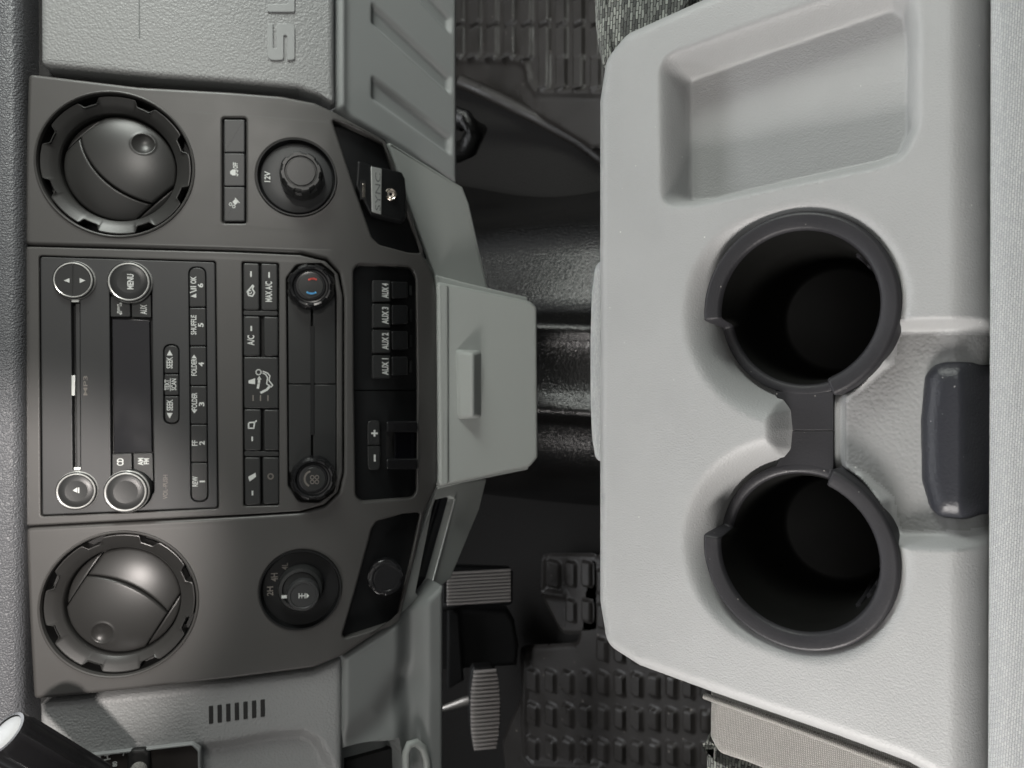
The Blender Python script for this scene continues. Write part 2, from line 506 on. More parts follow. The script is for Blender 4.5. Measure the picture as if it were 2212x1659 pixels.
# ------------------------------------------------------------------ frames of the scene
_t = RAD(13.2)
def _chin(x, x0=None):
    return 0.0
DASH = tilted(85, CY, .556, 13.2)
X0 = DASH.hit(690, CY)[0]
DASH = tilted(85, CY, .556, 13.2, warp=lambda x: -4.0 * max(0.0, x - X0) ** 2)
ARM = tilted(1726, CY, .392, -38)
def dz(px, py, h=0.0):
    x, y = DASH.hit(px, py, h)
    p = DASH.o + DASH.ex * x + DASH.ey * y + DASH.n * (h + DASH.warp(x))
    return float((p - CAM).dot(FW))
FLOOR = Frame((0, 0, .05), (0, -1, 0), (0, 0, 1))

def P(pts, h=0.0, fr=DASH): return fr.poly(pts, h)
def rect(x0, y0, x1, y1): return [(x0, y0), (x1, y0), (x1, y1), (x0, y1)]
def b3(fr, px, py, h=0.0):
    x, y = fr.hit(px, py, h); return (x, y, h + (fr.warp(x) if fr.warp else 0))
def subdivide_x(mb, fr, xs):
    """cut a builder's mesh along lines x = const so that it can bend"""
    bm = bmesh.new()
    vs = [bm.verts.new(v) for v in mb.v]
    for f in mb.f:
        try: bm.faces.new([vs[i] for i in f])
        except ValueError: pass
    for x in xs:
        bmesh.ops.bisect_plane(bm, geom=bm.verts[:] + bm.edges[:] + bm.faces[:], plane_co=(x, 0, 0), plane_no=(1, 0, 0), dist=1e-7)
    bm.verts.index_update()
    mb.v = [tuple(v.co) for v in bm.verts]; mb.f = [tuple(v.index for v in f.verts) for f in bm.faces]
    bm.free(); return mb
XS = [X0 + i * .007 for i in range(1, 14)]

# ================================================================== FLOOR
def floor_h(Pn, d):
    return np.zeros(len(Pn))
fb = MB().add([(-1.6, -1.0, 0), (.6, -1.0, 0), (.6, 1.0, 0), (-1.6, 1.0, 0)], [(0, 1, 2, 3)])
single('floor', fb, M['floor'], Frame((0, 0, .0), (0, -1, 0), (0, 0, 1)), (0, 0, 0), kind='structure')
FWALL = Frame((0, 1.35, .0), (0, -.45, -.9), (0, -.9, .45))
wb = MB().add([(-1.0, -1.0, 0), (.3, -1.0, 0), (.3, 1.0, 0), (-1.0, 1.0, 0)], [(0, 1, 2, 3)])
single('firewall', wb, M['floor'], FWALL, (0, 0, 0), kind='structure')

# transmission tunnel: lofted profile over the floor
prof = [(-.20, .0), (-.175, .08), (-.15, .15), (-.125, .20), (-.10, .232), (-.075, .247), (-.056, .256), (-.047, .272), (-.041, .292), (-.036, .301), (-.030, .302), (-.022, .295), (-.01, .288),
        (.035, .288), (.046, .294), (.054, .302), (.060, .302), (.066, .293), (.073, .272), (.082, .256), (.10, .247), (.15, .236), (.19, .215), (.225, .165), (.26, .10), (.31, .02)]
Vt, Ft = [], []
Ys = np.linspace(.05, 1.45, 60)
for Yv in Ys:
    g = 1 + .5 * max(0, Yv - .72) ** 1.3 * 1.8
    up = .55 * min(max(0, Yv - .46), .3) + .2 * max(0, Yv - .76)
    for X, Z in prof:
        wob = .006 * math.sin(9 * Yv + 30 * X)
        Vt.append((X * (g if X > 0 else 1) + .006 * math.sin(13 * Yv), Yv, Z + up * min(1, Z / .25) + wob * .5))
n_ = len(prof)
for i in range(len(Ys) - 1):
    for k in range(n_ - 1):
        Ft.append((i * n_ + k, i * n_ + k + 1, (i + 1) * n_ + k + 1, (i + 1) * n_ + k))
tb = MB().add(Vt, Ft)
IDF = Frame((0, 0, 0), (1, 0, 0), (0, 0, 1))
single('floor_tunnel', tb, M['carpet'], IDF, (0, .8, 0), kind='structure', angle=80)

# rubber mats with raised pads
def mat_field(outline, pads, ridges, hp=.007, cell=.0028, base=.004):
    pol = fillet(FLOOR.poly(outline), .02)
    lp = []
    for r in pads:
        lp.append((FLOOR.hit(r[0], r[1]), FLOOR.hit(r[2], r[3])))
    rg = [[np.array(FLOOR.hit(*q)) for q in R] for R in ridges]
    def sdf(Q): return sdp(Q, pol)
    def hf(Q, d):
        H = base * sstep(d / .006)
        best = np.full(len(Q), -1.0)
        for a, b in lp:
            cx, cy = (a[0] + b[0]) / 2, (a[1] + b[1]) / 2; hx, hy = abs(a[0] - b[0]) / 2, abs(a[1] - b[1]) / 2
            rr = min(hx, hy) * .45
            qx = np.abs(Q[:, 0] - cx) - hx + rr; qy = np.abs(Q[:, 1] - cy) - hy + rr
            s = rr - np.sqrt(np.maximum(qx, 0) ** 2 + np.maximum(qy, 0) ** 2) - np.minimum(np.maximum(qx, qy), 0)
            best = np.maximum(best, s)
        H = H + hp * sstep((best + .0005) / .0035)
        for R in rg:
            dm = np.full(len(Q), 9.0)
            for a, b in zip(R, R[1:]):
                e = b - a; t = np.clip(((Q - a) @ e) / e.dot(e), 0, 1)
                dm = np.minimum(dm, np.linalg.norm(Q - a - t[:, None] * e, axis=1))
            H = H + .006 * np.exp(-(dm / .006) ** 2)
        return H
    xs = [p[0] for p in pol]; ys = [p[1] for p in pol]
    return hfield(sdf, hf, (min(xs) - .005, max(xs) + .005, min(ys) - .005, max(ys) + .005), cell, .004)
pads = []
for k in range(-1, 8):
    x = 1032 + 37.2 * k
    for (ya, yb) in ((-58, -8), (6, 52), (66, 128)):
        pads.append((x - 12.5, ya, x + 12.5, yb))
    if k >= 4: pads.append((x - 12, 133, x + 12, 193))
mb = mat_field([(900, -100), (1330, -100), (1330, 318), (1275, 320), (1160, 250), (1040, 188), (900, 150)], pads,
               [[(900, 133), (1120, 132), (1142, 142), (1150, 180), (1165, 201), (1330, 203)]])
single('floor_mat', mb, M['rubber'], FLOOR, (FLOOR.hit(1150, 80)[0], FLOOR.hit(1150, 80)[1], 0),
       'black rubber floor mat with raised pads on the passenger side, below the glovebox', 'floor mat', group='rubber floor mats', angle=60)
pads = []
for k in range(0, 16):
    x = 1157 + 37.3 * k
    for j in range(-3, 5):
        y = 1468 + 72.5 * j + k * 1.5
        if x < 1300 and j < 0: continue
        pads.append((x - 12, y - 29, x + 12, y + 29))
mb = mat_field([(1122, 1395), (1250, 1388), (1270, 1200), (1700, 1200), (1700, 1760), (1100, 1760), (1085, 1600), (1128, 1500)], pads,
               [[(1142, 1412), (1138, 1560), (1142, 1632), (1160, 1650), (1300, 1655)]])
single('floor_mat', mb, M['rubber'], FLOOR, (FLOOR.hit(1300, 1500)[0], FLOOR.hit(1300, 1500)[1], 0),
       'dusty black rubber floor mat with raised pads in the driver footwell beside the pedals', 'floor mat', group='rubber floor mats', angle=60)
pads = [(1186, 1205, 1216, 1272), (1228, 1208, 1250, 1268), (1262, 1208, 1284, 1268), (1228, 1290, 1250, 1345), (1262, 1290, 1284, 1345)]
mb = mat_field([(1172, 1195), (1300, 1195), (1300, 1370), (1215, 1370), (1172, 1290)], pads, [[(1180, 1198), (1177, 1278), (1222, 1284)]], cell=.0022)
single('floor_mat', mb, M['rubber'], FLOOR, (FLOOR.hit(1240, 1260)[0], FLOOR.hit(1240, 1260)[1], .0),
       'small black rubber mat flap with raised pads beside the brake pedal and the tunnel', 'floor mat', group='rubber floor mats', angle=60)

# diagonal carpet roll on the passenger side of the tunnel
cr = [wp(985, 172, 1.27), wp(1060, 205, 1.25), (wp(1160, 256, 1.23)), wp(1240, 300, 1.2), wp(1300, 345, 1.18)]
single('sill_roll', MB().tube([p - np.array([0, 0, .0105]) for p in cr], .012, 10), M['rubber'], IDF, tuple(cr[2]),
       'rounded dark carpet edge running diagonally beside the passenger floor mat', 'carpet edge', angle=80)
# hose under the glovebox
hp_ = [wp(975, 250, 1.08), wp(1005, 262, 1.06), wp(1030, 280, 1.07), wp(1012, 318, 1.10), wp(985, 330, 1.13)]
single('heater_hose', MB().tube(hp_, .016, 12), M['carpet'], IDF, tuple(hp_[2]),
       'short black bent hose poking out under the lower glovebox door', 'hose', angle=80)

# ================================================================== PEDALS
PB = tilted(1045, 1268, 1.12, 12)
mb = MB().plate(fillet(PB.poly([(955, 1224), (1104, 1229), (1109, 1236), (1108, 1302), (1100, 1309), (955, 1304)]), .004), -.02, 0, .003)
t_ = thing('brake_pedal', 'wide ribbed brake pedal nearer the tunnel, below the console trim', 'pedal', PB, (*PB.hit(1045, 1268), 0))
part('pedal_pad', mb, M['black'], t_)
rb = MB()
for k in range(10):
    y = 1235 + 7.3 * k
    a = (PB.hit(966, y, .003)[0], PB.hit(1045, y - 2.0, .003)[1]); b = (PB.hit(1103, y, .003)[0], PB.hit(1045, y + 2.0, .003)[1])
    rb.plate([(a[0], a[1]), (b[0], a[1]), (b[0], b[1]), (a[0], b[1])], 0, .005, .0006, seg=1)
part('tread_ribs', rb, M['pedal'], t_)
al = MB().tube([(*PB.hit(1000, 1300), -.02), (*PB.hit(940, 1330), -.04), (*PB.hit(880, 1330), -.06)], .012, 10)
part('pedal_arm', al, M['black'], t_)
PA = tilted(1048, 1530, 1.06, 10)
t_ = thing('accelerator_pedal', 'barrel shaped accelerator pedal with pale cross ribs over the driver mat', 'pedal', PA, (*PA.hit(1048, 1530), 0))
apts = [(1024, 1442), (1064, 1440), (1072, 1450), (1078, 1490), (1082, 1535), (1080, 1575), (1072, 1612), (1066, 1621), (1028, 1622), (1022, 1612), (1016, 1575), (1013, 1535), (1014, 1490), (1018, 1452)]
part('pedal_pad', MB().plate(fillet(PA.poly(apts), .004), -.018, 0, .003), M['black'], t_)
rb = MB()
for k in range(20):
    y = 1450 + 8.7 * k
    w = 31 - 9 * abs((y - 1532) / 90) ** 2.5
    a = (PA.hit(1048 - w, y, .003)[0], PA.hit(1048, y - 2.0, .003)[1]); b = (PA.hit(1048 + w, y, .003)[0], PA.hit(1048, y + 2.0, .003)[1])
    rb.plate([(a[0], a[1]), (b[0], a[1]), (b[0], b[1]), (a[0], b[1])], 0, .0065, .001, seg=2)
part('tread_ribs', rb, M['pedal'], t_)
part('pedal_rod', MB().tube([(*PA.hit(1018, 1520), -.012), (*PA.hit(1004, 1525), -.014), (*PA.hit(955, 1552), -.03), (*PA.hit(900, 1580), -.05)], [.007, .007, .004, .004], 10), M['metal'], t_)
bxf = tilted(1010, 1380, 1.2, 10)
single('footwell_shade_block', MB().plate(bxf.poly([(930, 1312), (1095, 1318), (1112, 1340), (1122, 1395), (1118, 1440), (930, 1450)]), -.06, 0, .008).plate(bxf.poly([(965, 1300), (990, 1318), (1000, 1460), (965, 1480)]), -.01, .02, .004),
       M['black'], bxf, (*bxf.hit(1010, 1380), 0), 'black block added for the under-dash shade between the brake and accelerator pedals', 'shade block')  # black block added where the footwell is only in shade

# ================================================================== CENTER STACK
OUT = [(60, 158), (300, 187), (500, 198), (610, 207), (680, 221), (722, 241), (775, 271), (832, 303), (880, 430), (917, 555), (938, 592), (944, 640),
       (945, 1020), (941, 1056), (918, 1105), (903, 1180), (868, 1325), (847, 1346), (790, 1383), (740, 1417), (677, 1443), (494, 1467), (290, 1490),
       (72, 1512), (62, 1330), (54, 1140.5),
       (540, 1115), (650, 1108), (702, 1094), (733, 1064), (743, 1020), (743, 640), (734, 590), (706, 560), (650, 547), (500, 541), (50, 529), (53, 350)]
POD_R = [(717, 258), (735, 263), (828, 308), (868, 430), (912, 548), (880, 545), (820, 529), (803, 513), (760, 390)]
POD_L = [(813, 1126), (870, 1110), (909, 1106), (890, 1200), (858, 1338), (838, 1350), (744, 1380), (739, 1372), (770, 1265), (803, 1142)]
POCK = [(772, 570), (889, 577), (899, 600), (902, 830), (900, 1062), (892, 1076), (780, 1085), (768, 1072), (764, 830), (763, 584)]
SWS = rect(480, 254, 532, 482)
VC1, VC2 = (251, 355.5), (259.5, 1305)
base = b3(DASH, 690, 829)
stack = thing('center_stack', 'warm charcoal dashboard centre bezel with two round vents, running across the left half', 'dashboard trim', DASH, base)
out = fillet(P(OUT), .004, 3)
def vcirc(c, r, h=0):
    cc, rr = DASH.circ(c[0], c[1], r, h); return cc, rr
v1c, vr = vcirc(VC1, 153.5)
v2c, vr2 = vcirc(VC2, 154)
oc, orr = DASH.circ(641, 383.5, 83)
fc, frr = DASH.circ(649.5, 1274, 85)
holes = [circle(v1c, vr, 72), circle(v2c, vr2, 72), circle(oc, orr, 56), circle(fc, frr, 56),
         fillet(P(POD_R), .004), fillet(P(POD_L), .004), fillet(P(POCK), .007), fillet(P(SWS), .0025)]
mb = MB().plate(out, -.014, 0, .0026, holes, hb=.0016)
subdivide_x(mb, DASH, XS)
part('bezel', mb, M['bezel'], stack, DASH)
CEN = [(51, 532), (500, 544), (648, 550.5), (703, 564), (730, 592), (740, 640), (740, 1020), (730, 1062), (700, 1090), (648, 1104.5), (540, 1111.5), (54, 1137)]
RAD_O = [(84, 552), (466, 564), (472, 1099), (88, 1116)]
CLB = [(522.5, 565), (602.5, 568), (603, 1092), (526, 1094)]
DIALS = [(618, 600), (640, 572), (690, 566), (722, 590), (727, 640), (727, 1020), (722, 1062), (690, 1086), (645, 1084), (622, 1050)]
mb = MB().plate(fillet(P(CEN), .003, 3), -.014, 0, .0014, [fillet(P(RAD_O), .0025), fillet(P(CLB), .002), fillet(P(DIALS), .006)], hb=.001)
subdivide_x(mb, DASH, XS)
part('center_panel', mb, M['bezel'], stack, DASH)
bk = MB().plate(P([(30, 120), (710, 235), (850, 330), (930, 590), (930, 1060), (850, 1335), (700, 1425), (45, 1530)]), -.06, -.034)
subdivide_x(bk, DASH, XS)
part('backing', bk, M['black'], stack, DASH)
part('sensor_dot', MB().lathe(DASH.hit(58, 673), [(.0014, 0), (.0013, .0005), (.0009, .0005), (.0007, .0001)], 16), M['bezel'], stack)

# ---- air vents
def vent(c, r, cpx, rotn, arc, dimple, label, hole_px):
    t = thing('air_vent', label, 'air vent', DASH, (c[0], c[1], 0), group='round dashboard air vents')
    part('housing', MB().lathe(c, [(r * 1.0, -.002), (r * .985, -.008), (r * .965, -.016), (r * .9, -.0165), (r * .78, -.03)], 72), M['black'], t)
    # trim lip
    part('trim_lip', MB().lathe(c, [(r * 1.035, .0002), (r * 1.03, .0012), (r * 1.015, .0016), (r * 1.0, .001), (r * .992, -.003)], 72, cap=False), M['bezel'], t)
    n = 288
    def notch(a, k):
        if k > 3: return 1
        q = (math.degrees(a) + rotn) % 45
        e = min(abs(q - 22.5) , 30)
        s = 1 if e < 5.6 else (0 if e > 8.2 else (8.2 - e) / 2.6)
        return 1 - .085 * s
    rr = r * .972
    prof = [(rr, -.016), (rr, -.0026), (rr * .994, -.0020), (rr * .982, -.0019), (rr * .905, -.0037), (rr * .802, -.0066), (rr * .790, -.0074), (rr * .782, -.0096), (rr * .78, -.022)]
    part('ring', MB().lathe(c, prof, n, notch, cap=False), M['vent'], t, angle=30)
    # louvre: dome cut into two doors and two end pieces
    R = rr * .770
    (ux, uy), dist = arc[0], arc[1]
    (ax, ay), aR = arc[2], arc[3]
    def dome(Q, lift):
        q = ((Q - c) / R); r2 = (q * q).sum(1)
        H = -.0205 + .0175 * np.sqrt(np.maximum(0, 1 - .72 * r2)) - .0 + lift
        if dimple:
            dd = np.linalg.norm(q - np.array(dimple), axis=1) / .2
            H = H - .0036 * np.maximum(0, 1 - dd ** 2) + .0004 * np.exp(-((dd - 1.02) / .12) ** 2)
        return H
    def disc(Q): return R - np.linalg.norm(Q - c, axis=1)
    def chord(Q): q = (Q - c) / R; return (q @ np.array([ux, uy])) * R
    def arcd(Q): return (aR - np.linalg.norm((Q - c) / R - np.array([ax, ay]), axis=1)) * R
    bx = (c[0] - R - .002, c[0] + R + .002, c[1] - R - .002, c[1] + R + .002)
    g = .0005
    door = lambda sg: (lambda Q: np.minimum(np.minimum(disc(Q) - .0006, dist * R - np.abs(chord(Q)) - g), sg * arcd(Q) - g))
    part('louver_door', hfield(door(1), lambda Q, d: dome(Q, 0) - .0009 * (1 - np.clip(d / .0010, 0, 1)) ** 2, bx, .0006, .006), M['vent'], t, angle=50)
    dimple = None
    part('louver_door', hfield(door(-1), lambda Q, d: dome(Q, -.0016) - .0009 * (1 - np.clip(d / .0010, 0, 1)) ** 2, bx, .00085, .006), M['vent'], t, angle=50)
    for sg in (1, -1):
        part('louver_end', hfield(lambda Q: np.minimum(disc(Q) - .0006, sg * chord(Q) - dist * R - g),
                                  lambda Q, d: dome(Q, -.0025) - .0006 * (1 - np.clip(d / .0010, 0, 1)) ** 2, bx, .00085, .006), M['vent'], t, angle=50)
    return t
vent(v1c, vr, VC1, 0, ((.707, -.707), .87, (.77, .81), 1.47), (.43, .47), 'round dashboard air vent nearer the glovebox, its louver dimple beside the row of three buttons', None)
vent(v2c, vr2, VC2, 0, ((.845, -.534), .81, (-.68, -1.2), 1.72), (-.35, -.57), 'round dashboard air vent nearer the steering column, below the radio in the photo', None)

# ---- radio
radio = thing('radio', 'graphite car radio with four chrome-ringed knobs and a long dark display', 'radio', DASH, b3(DASH, 278, 830))
hR = -.0006
STRIP = [(236, 600), (328, 603), (333, 1066), (240, 1066)]
fpl = fillet(P([(86, 554), (464, 566), (470, 1097), (90, 1113.5)]), .0022)
k1, k1r = DASH.circ(160.5, 606, 42); k2, k2r = DASH.circ(281, 610, 45)
k3, k3r = DASH.circ(166.5, 1060, 42); k4, k4r = DASH.circ(281, 1058, 45)
SEEK = fillet(P(rect(353, 744, 387, 916), hR), .0058, 8)
PRE = fillet(P([(407, 576), (445, 577), (450, 1084), (412, 1084)], hR), .0062, 8)
SLOT = P([(153.5, 650), (172.5, 650), (174, 1015), (157, 1015)], hR)
STR = fillet(P(STRIP, hR), .002)
mb = MB().plate(fpl, -.012, hR, .0009, [SEEK, PRE, SLOT, STR], hb=.0006)
part('face_plate', mb, M['radio'], radio)
part('chassis', MB().plate(P([(90, 558), (460, 570), (466, 1093), (94, 1108)]), -.03, -.0068), M['black'], radio)
def knob(parent, c, r, h, body=None, halves=False, name='knob', cap=.85):
    kb = part(name, MB().lathe(c, [(r * .97, -.004), (r * .97, h - .0012), (r * .93, h - .0006), (r * cap, h - .0008)], 56), M[body or 'button'], parent)
    part('chrome_ring', MB().lathe(c, [(r * 1.0, h - .0046), (r * 1.0, h - .0030), (r * .985, h - .0024), (r * .93, h - .0011), (r * .87, h - .0001), (r * .845, h - .0002), (r * .82, h - .0014)], 56), M['chrome'], kb)
    q = MB()
    if halves:
        w = r * .81
        for s in (-1, 1):
            pts = [(c[0] + s * .00025, c[1] - w)] + [(c[0] + s * (w * math.cos(a) if w * math.cos(a) > .00025 else .00025), c[1] + w * math.sin(a)) for a in np.linspace(-math.pi / 2 + .05, math.pi / 2 - .05, 24)] + [(c[0] + s * .00025, c[1] + w)]
            q.plate(pts, h - .004, h - .0006, .0003, seg=1)
    else:
        q.lathe(c, [(r * .82, h - .0045), (r * .82, h - .0009), (r * .79, h - .0006), (r * .4, h - .0009), (r * .05, h - .0010)], 48)
    part('cap', q, M['button'], kb)
    return kb
ka = knob(radio, k1, k1r, .0035, halves=True, name='tune_button')
kb_ = knob(radio, k2, k2r, .004, name='menu_knob')
kc = knob(radio, k3, k3r, .003, name='eject_button')
kd = knob(radio, k4, k4r, .013, name='volume_knob')
hk = .0032
part('arrows', marks(MB(), DASH, [[(137.5, 606), (150, 601), (150, 611)], [(184.5, 606), (172, 600.5), (172, 611.5)]], hk), M['ink'], ka)
part('lettering', lettering(MB(), DASH, 'MENU', 274.5, 289, 592, 625, .0034, .03), M['ink'], kb_)
part('eject_mark', marks(MB(), DASH, [[(157, 1059.5), (167, 1053), (167, 1064.5)], rect(168.5, 1053, 171.5, 1065)], .0025), M['ink'], kc)
hd = -.0018
part('display', MB().plate(P([(242, 689), (322, 691), (328, 977), (246, 979)], hd), -.006, hd - .0006, .0004), M['glass'], radio)
for (q, nm, L_) in (([(238.5, 640), (280.8, 640), (281.8, 684.5), (238.5, 684.5)], 'phone_button', None), ([(283.5, 640), (326, 636), (327, 686), (284.4, 685)], 'aux_button', 'AUX'),
                    ([(242, 980.5), (284.5, 979.5), (285.5, 1032), (242, 1032)], 'cd_button', 'CD'), ([(287.5, 979.5), (330, 979), (331.5, 1040), (288.5, 1032)], 'band_button', 'AM\nFM')):
    o = part(nm, MB().plate(fillet(P(q, hd), .0008, 2), -.007, hd, .0005), M['button'], radio)
    hh = hd + .00015
    if nm == 'phone_button':
        part('phone_mark', marks(MB(), DASH, band(arc_pts(270, 666.5, 14, 128, 232, 8), 5) + [rect(253, 657, 263, 661.5), rect(253, 672, 263, 676.5)], hh), M['ink'], o)
    elif L_ == 'AUX': part('lettering', lettering(MB(), DASH, L_, 303, 317.5, 658, 679, hh, .03), M['ink'], o)
    elif L_ == 'CD': part('lettering', lettering(MB(), DASH, L_, 252.5, 267, 990, 1006, hh, .03), M['ink'], o)
    else: part('lettering', lettering(MB(), DASH, L_, 298, 322, 989, 1005, hh, .03), M['ink'], o)
part('disc_slot', MB().plate(SLOT, -.009, -.0062), M['pod'], radio)
part('slot_flap', MB().plate(P([(163, 656), (172, 656), (174, 1008), (166, 1008)], -.003), -.006, -.003, .0004), M['radio'], radio)
for q in (rect(154, 811, 162.5, 855), rect(154, 646, 171, 653), rect(159, 1009, 174, 1016)): part('slot_catch', MB().plate(P(q, -.0006), -.004, -.0004, .0004), M['silver'], radio)
part('lettering', lettering(MB(), DASH, 'MP3', 180, 189, 812, 854, hR + .0002, .01), M['dimink'], radio)
part('lettering', lettering(MB(), DASH, 'VOL–PUSH', 352, 362, 1026, 1078, hR + .0002, .005), M['dimink'], radio)
hb_ = .0004
def gap_rects(ys, x0a, x1a, x0b, x1b, ya, yb, g=1.3):
    """rows of buttons between the y lines ys on a strip whose sides run from (x0a,x1a) at ya to (x0b,x1b) at yb"""
    out = []
    for a, b in zip(ys, ys[1:]):
        f = lambda y: ((y - ya) / (yb - ya))
        L0, L1 = x0a + (x0b - x0a) * f(a), x0a + (x0b - x0a) * f(b); R0, R1 = x1a + (x1b - x1a) * f(a), x1a + (x1b - x1a) * f(b)
        out.append([(L0 + g, a + g), (R0 - g, a + g), (R1 - g, b - g), (L1 + g, b - g)])
    return out
pre_txt = [('OK', '6'), ('SHUFFLE', '5'), ('FOLDER', '4'), ('FOLDER', '3'), ('FF', '2'), ('REW', '1')]
ys = [577, 664, 747.5, 833, 916.5, 999, 1083.5]
for i, q in enumerate(gap_rects(ys, 407, 445, 412, 450, 577, 1083)):
    r_ = [.0011] * 4
    if i == 0: r_ = [.0058, .0058, .0011, .0011]
    if i == 5: r_ = [.0011, .0011, .0058, .0058]
    o = part('preset_button', MB().plate(fillet(P(q, hb_), r_, 7), -.007, hb_, .0007), M['button'], radio)
    yc = (ys[i] + ys[i + 1]) / 2 + (3, 0, 0, 0, 0, 0)[i]
    dx = i * .8
    tb_ = MB(); hh = hb_ + .0002
    a_, n_t = pre_txt[i]
    yc2 = {0: 617, 1: 702, 2: 787, 3: 873, 4: 957, 5: 1040}[i]
    ln = {'SHUFFLE': 42, 'FOLDER': 37, 'FF': 12, 'REW': 22, 'OK': 16}[a_]
    if i == 0:
        lettering(tb_, DASH, 'OK', 411.5, 424, 597, 613, hh, .03)
        marks(tb_, DASH, [[(411.5, 640), (424, 643.5), (424, 634)]] + band([(411, 632), (424, 627)], 2.5) + [rect(411.5, 618, 424, 620.5), rect(411.5, 622.5, 424, 625)], hh)
        lettering(tb_, DASH, n_t, 427, 439, 612, 621, hh, .03)
    else:
        yo = {2: 6, 3: -6}.get(i, 0)
        lettering(tb_, DASH, a_, 411.5 + dx, 423.5 + dx, yc2 - ln / 2 + yo, yc2 + ln / 2 + yo, hh, .02)
        if i == 2: marks(tb_, DASH, [[(417.5 + dx, 766), (412 + dx, 774), (423 + dx, 774)]], hh)
        if i == 3: marks(tb_, DASH, [[(417.5 + dx, 893), (412 + dx, 886), (423 + dx, 886)]], hh)
        lettering(tb_, DASH, n_t, 427 + dx, 439 + dx, yc2 - (1.8 if n_t == '1' else 4.5), yc2 + (1.8 if n_t == '1' else 4.5), hh, .03)
    part('lettering', tb_, M['ink'], o)
for i, q in enumerate(gap_rects([745, 807.5, 855, 915], 353, 387, 354.5, 388, 745, 915)):
    r_ = [.0011] * 4
    if i == 0: r_ = [.0055, .0055, .0011, .0011]
    if i == 2: r_ = [.0011, .0011, .0055, .0055]
    o = part('seek_button' if i != 1 else 'text_scan_button', MB().plate(fillet(P(q, hb_), r_, 7), -.007, hb_, .0007), M['button'], radio)
    hh = hb_ + .0002; tb_ = MB()
    if i == 0:
        lettering(tb_, DASH, 'SEEK', 359.5, 373, 771, 796, hh, .02); marks(tb_, DASH, [[(366.5, 756), (360, 768), (373, 768)]], hh)
    elif i == 1:
        lettering(tb_, DASH, 'TEXT', 355.5, 366, 820, 843, hh, .02); lettering(tb_, DASH, 'SCAN', 370, 381, 818, 843, hh, .02)
        marks(tb_, DASH, [rect(367.3, 817, 368.6, 845)], hh)
    else:
        lettering(tb_, DASH, 'SEEK', 360, 373.5, 863, 887, hh, .02); marks(tb_, DASH, [[(366.5, 904), (360, 892), (373, 892)]], hh)
    part('lettering', tb_, M['ink'], o)

# ---- climate control
clim = thing('climate_control', 'black climate control panel with button block and two round dials beside the radio', 'climate control', DASH, b3(DASH, 630, 830))
mb = MB().plate(P([(521, 563), (604, 566), (605, 1094), (524, 1096)]), -.016, -.007).plate(P(DIALS), -.016, -.009)
part('backing', subdivide_x(mb, DASH, XS), M['black'], clim, DASH)
hc = -.0002
def btn(q, name='button', m='button', hh=hc, bev=.001, rc=.0014, par=None):
    return part(name, MB().plate(fillet(P(q, hh), rc, 2), -.008, hh, bev), M[m], par or clim, DASH)
o = btn([(525, 568), (560, 569), (560.5, 670), (525.5, 669)], 'recirculation_button')
part('mark', marks(MB(), DASH, band([(546, 616), (541, 622), (534, 630), (537, 638), (545, 640), (550, 632), (545, 624), (548, 618)], 3) + band(arc_pts(540, 631, 3.5, 0, 300, 8), 2) + [rect(540.5, 586, 544, 598)], hc + .0002), M['ink'], o, DASH)
o = btn([(563.5, 569), (599.5, 570), (600, 670.5), (564, 670)], 'air_conditioning_button')
part('lettering', lettering(marks(MB(), DASH, [rect(579.5, 588, 583, 600)], hc + .0002), DASH, 'MAX A/C', 573, 588, 608, 652, hc + .0002, .02), M['ink'], o, DASH)
btn([(525.5, 671), (600, 672), (600, 682), (525.5, 681)], 'spacer', bev=.0004, hh=hc - .0008)
o = btn([(525.5, 683), (561.5, 683.5), (562, 769), (526, 769)], 'air_conditioning_button')
part('lettering', lettering(marks(MB(), DASH, [rect(541, 704, 544.5, 715)], hc + .0002), DASH, 'A/C', 534.5, 549.5, 724, 746, hc + .0002, .02), M['ink'], o, DASH)
btn([(569, 684), (601, 684.5), (601, 769), (570, 769)], 'blank_button')
o = btn([(526, 771), (601, 771.5), (602, 882), (527, 881.5)], 'air_mode_button')
seat_m = band(arc_pts(558.5, 804, 5.5, 0, 360, 14), 2.6) + band([(568, 802), (578, 806), (583, 812), (581, 822), (589, 832), (586, 836), (576, 829), (578, 816), (574, 809), (568, 806)], 2.4)
seat_m += [[(537, 822), (551, 817), (551, 830), (537, 828)]] + band([(557, 838), (559, 828), (560, 818)], 5) + [[(560, 812), (555, 820), (565, 820)]] + band([(564, 848), (576, 842), (583, 834)], 5)
part('mark', marks(MB(), DASH, seat_m, hc + .0002), M['ink'], o, DASH)
part('indicator', marks(MB(), DASH, [rect(545.5 + 16 * k, 853.5, 548 + 16 * k, 866) for k in range(3)], hc + .0002), M['dimink'], o, DASH)
o = btn([(527, 884), (564, 884.5), (564.5, 973.5), (527.5, 973)], 'defrost_button')
part('mark', marks(MB(), DASH, band([(537, 915), (537, 925), (548, 925), (550, 912), (538, 913)], 3) + band([(548, 914), (554, 909)], 3) + [rect(543, 943, 546.5, 953)], hc + .0002), M['ink'], o, DASH)
btn([(569.5, 885), (602, 885), (602.5, 973), (570, 973)], 'blank_button')
btn([(527.5, 975), (602.5, 975.5), (602.5, 985), (527.5, 985)], 'spacer', bev=.0004, hh=hc - .0008)
o = btn([(528, 988), (562.5, 988), (563.5, 1090), (529, 1091)], 'defrost_button')
part('mark', marks(MB(), DASH, [[(536, 1030), (539, 1040), (553, 1030), (552, 1021)]] + [rect(543.5, 1060, 547, 1070)], hc + .0002), M['ink'], o, DASH)
o = btn([(567, 988), (602.5, 988), (603, 1088), (568, 1089)], 'power_button')
part('mark', marks(MB(), DASH, band(arc_pts(584.5, 1029, 5.5, 0, 360, 14), 3), hc + .0002), M['dimink'], o, DASH)
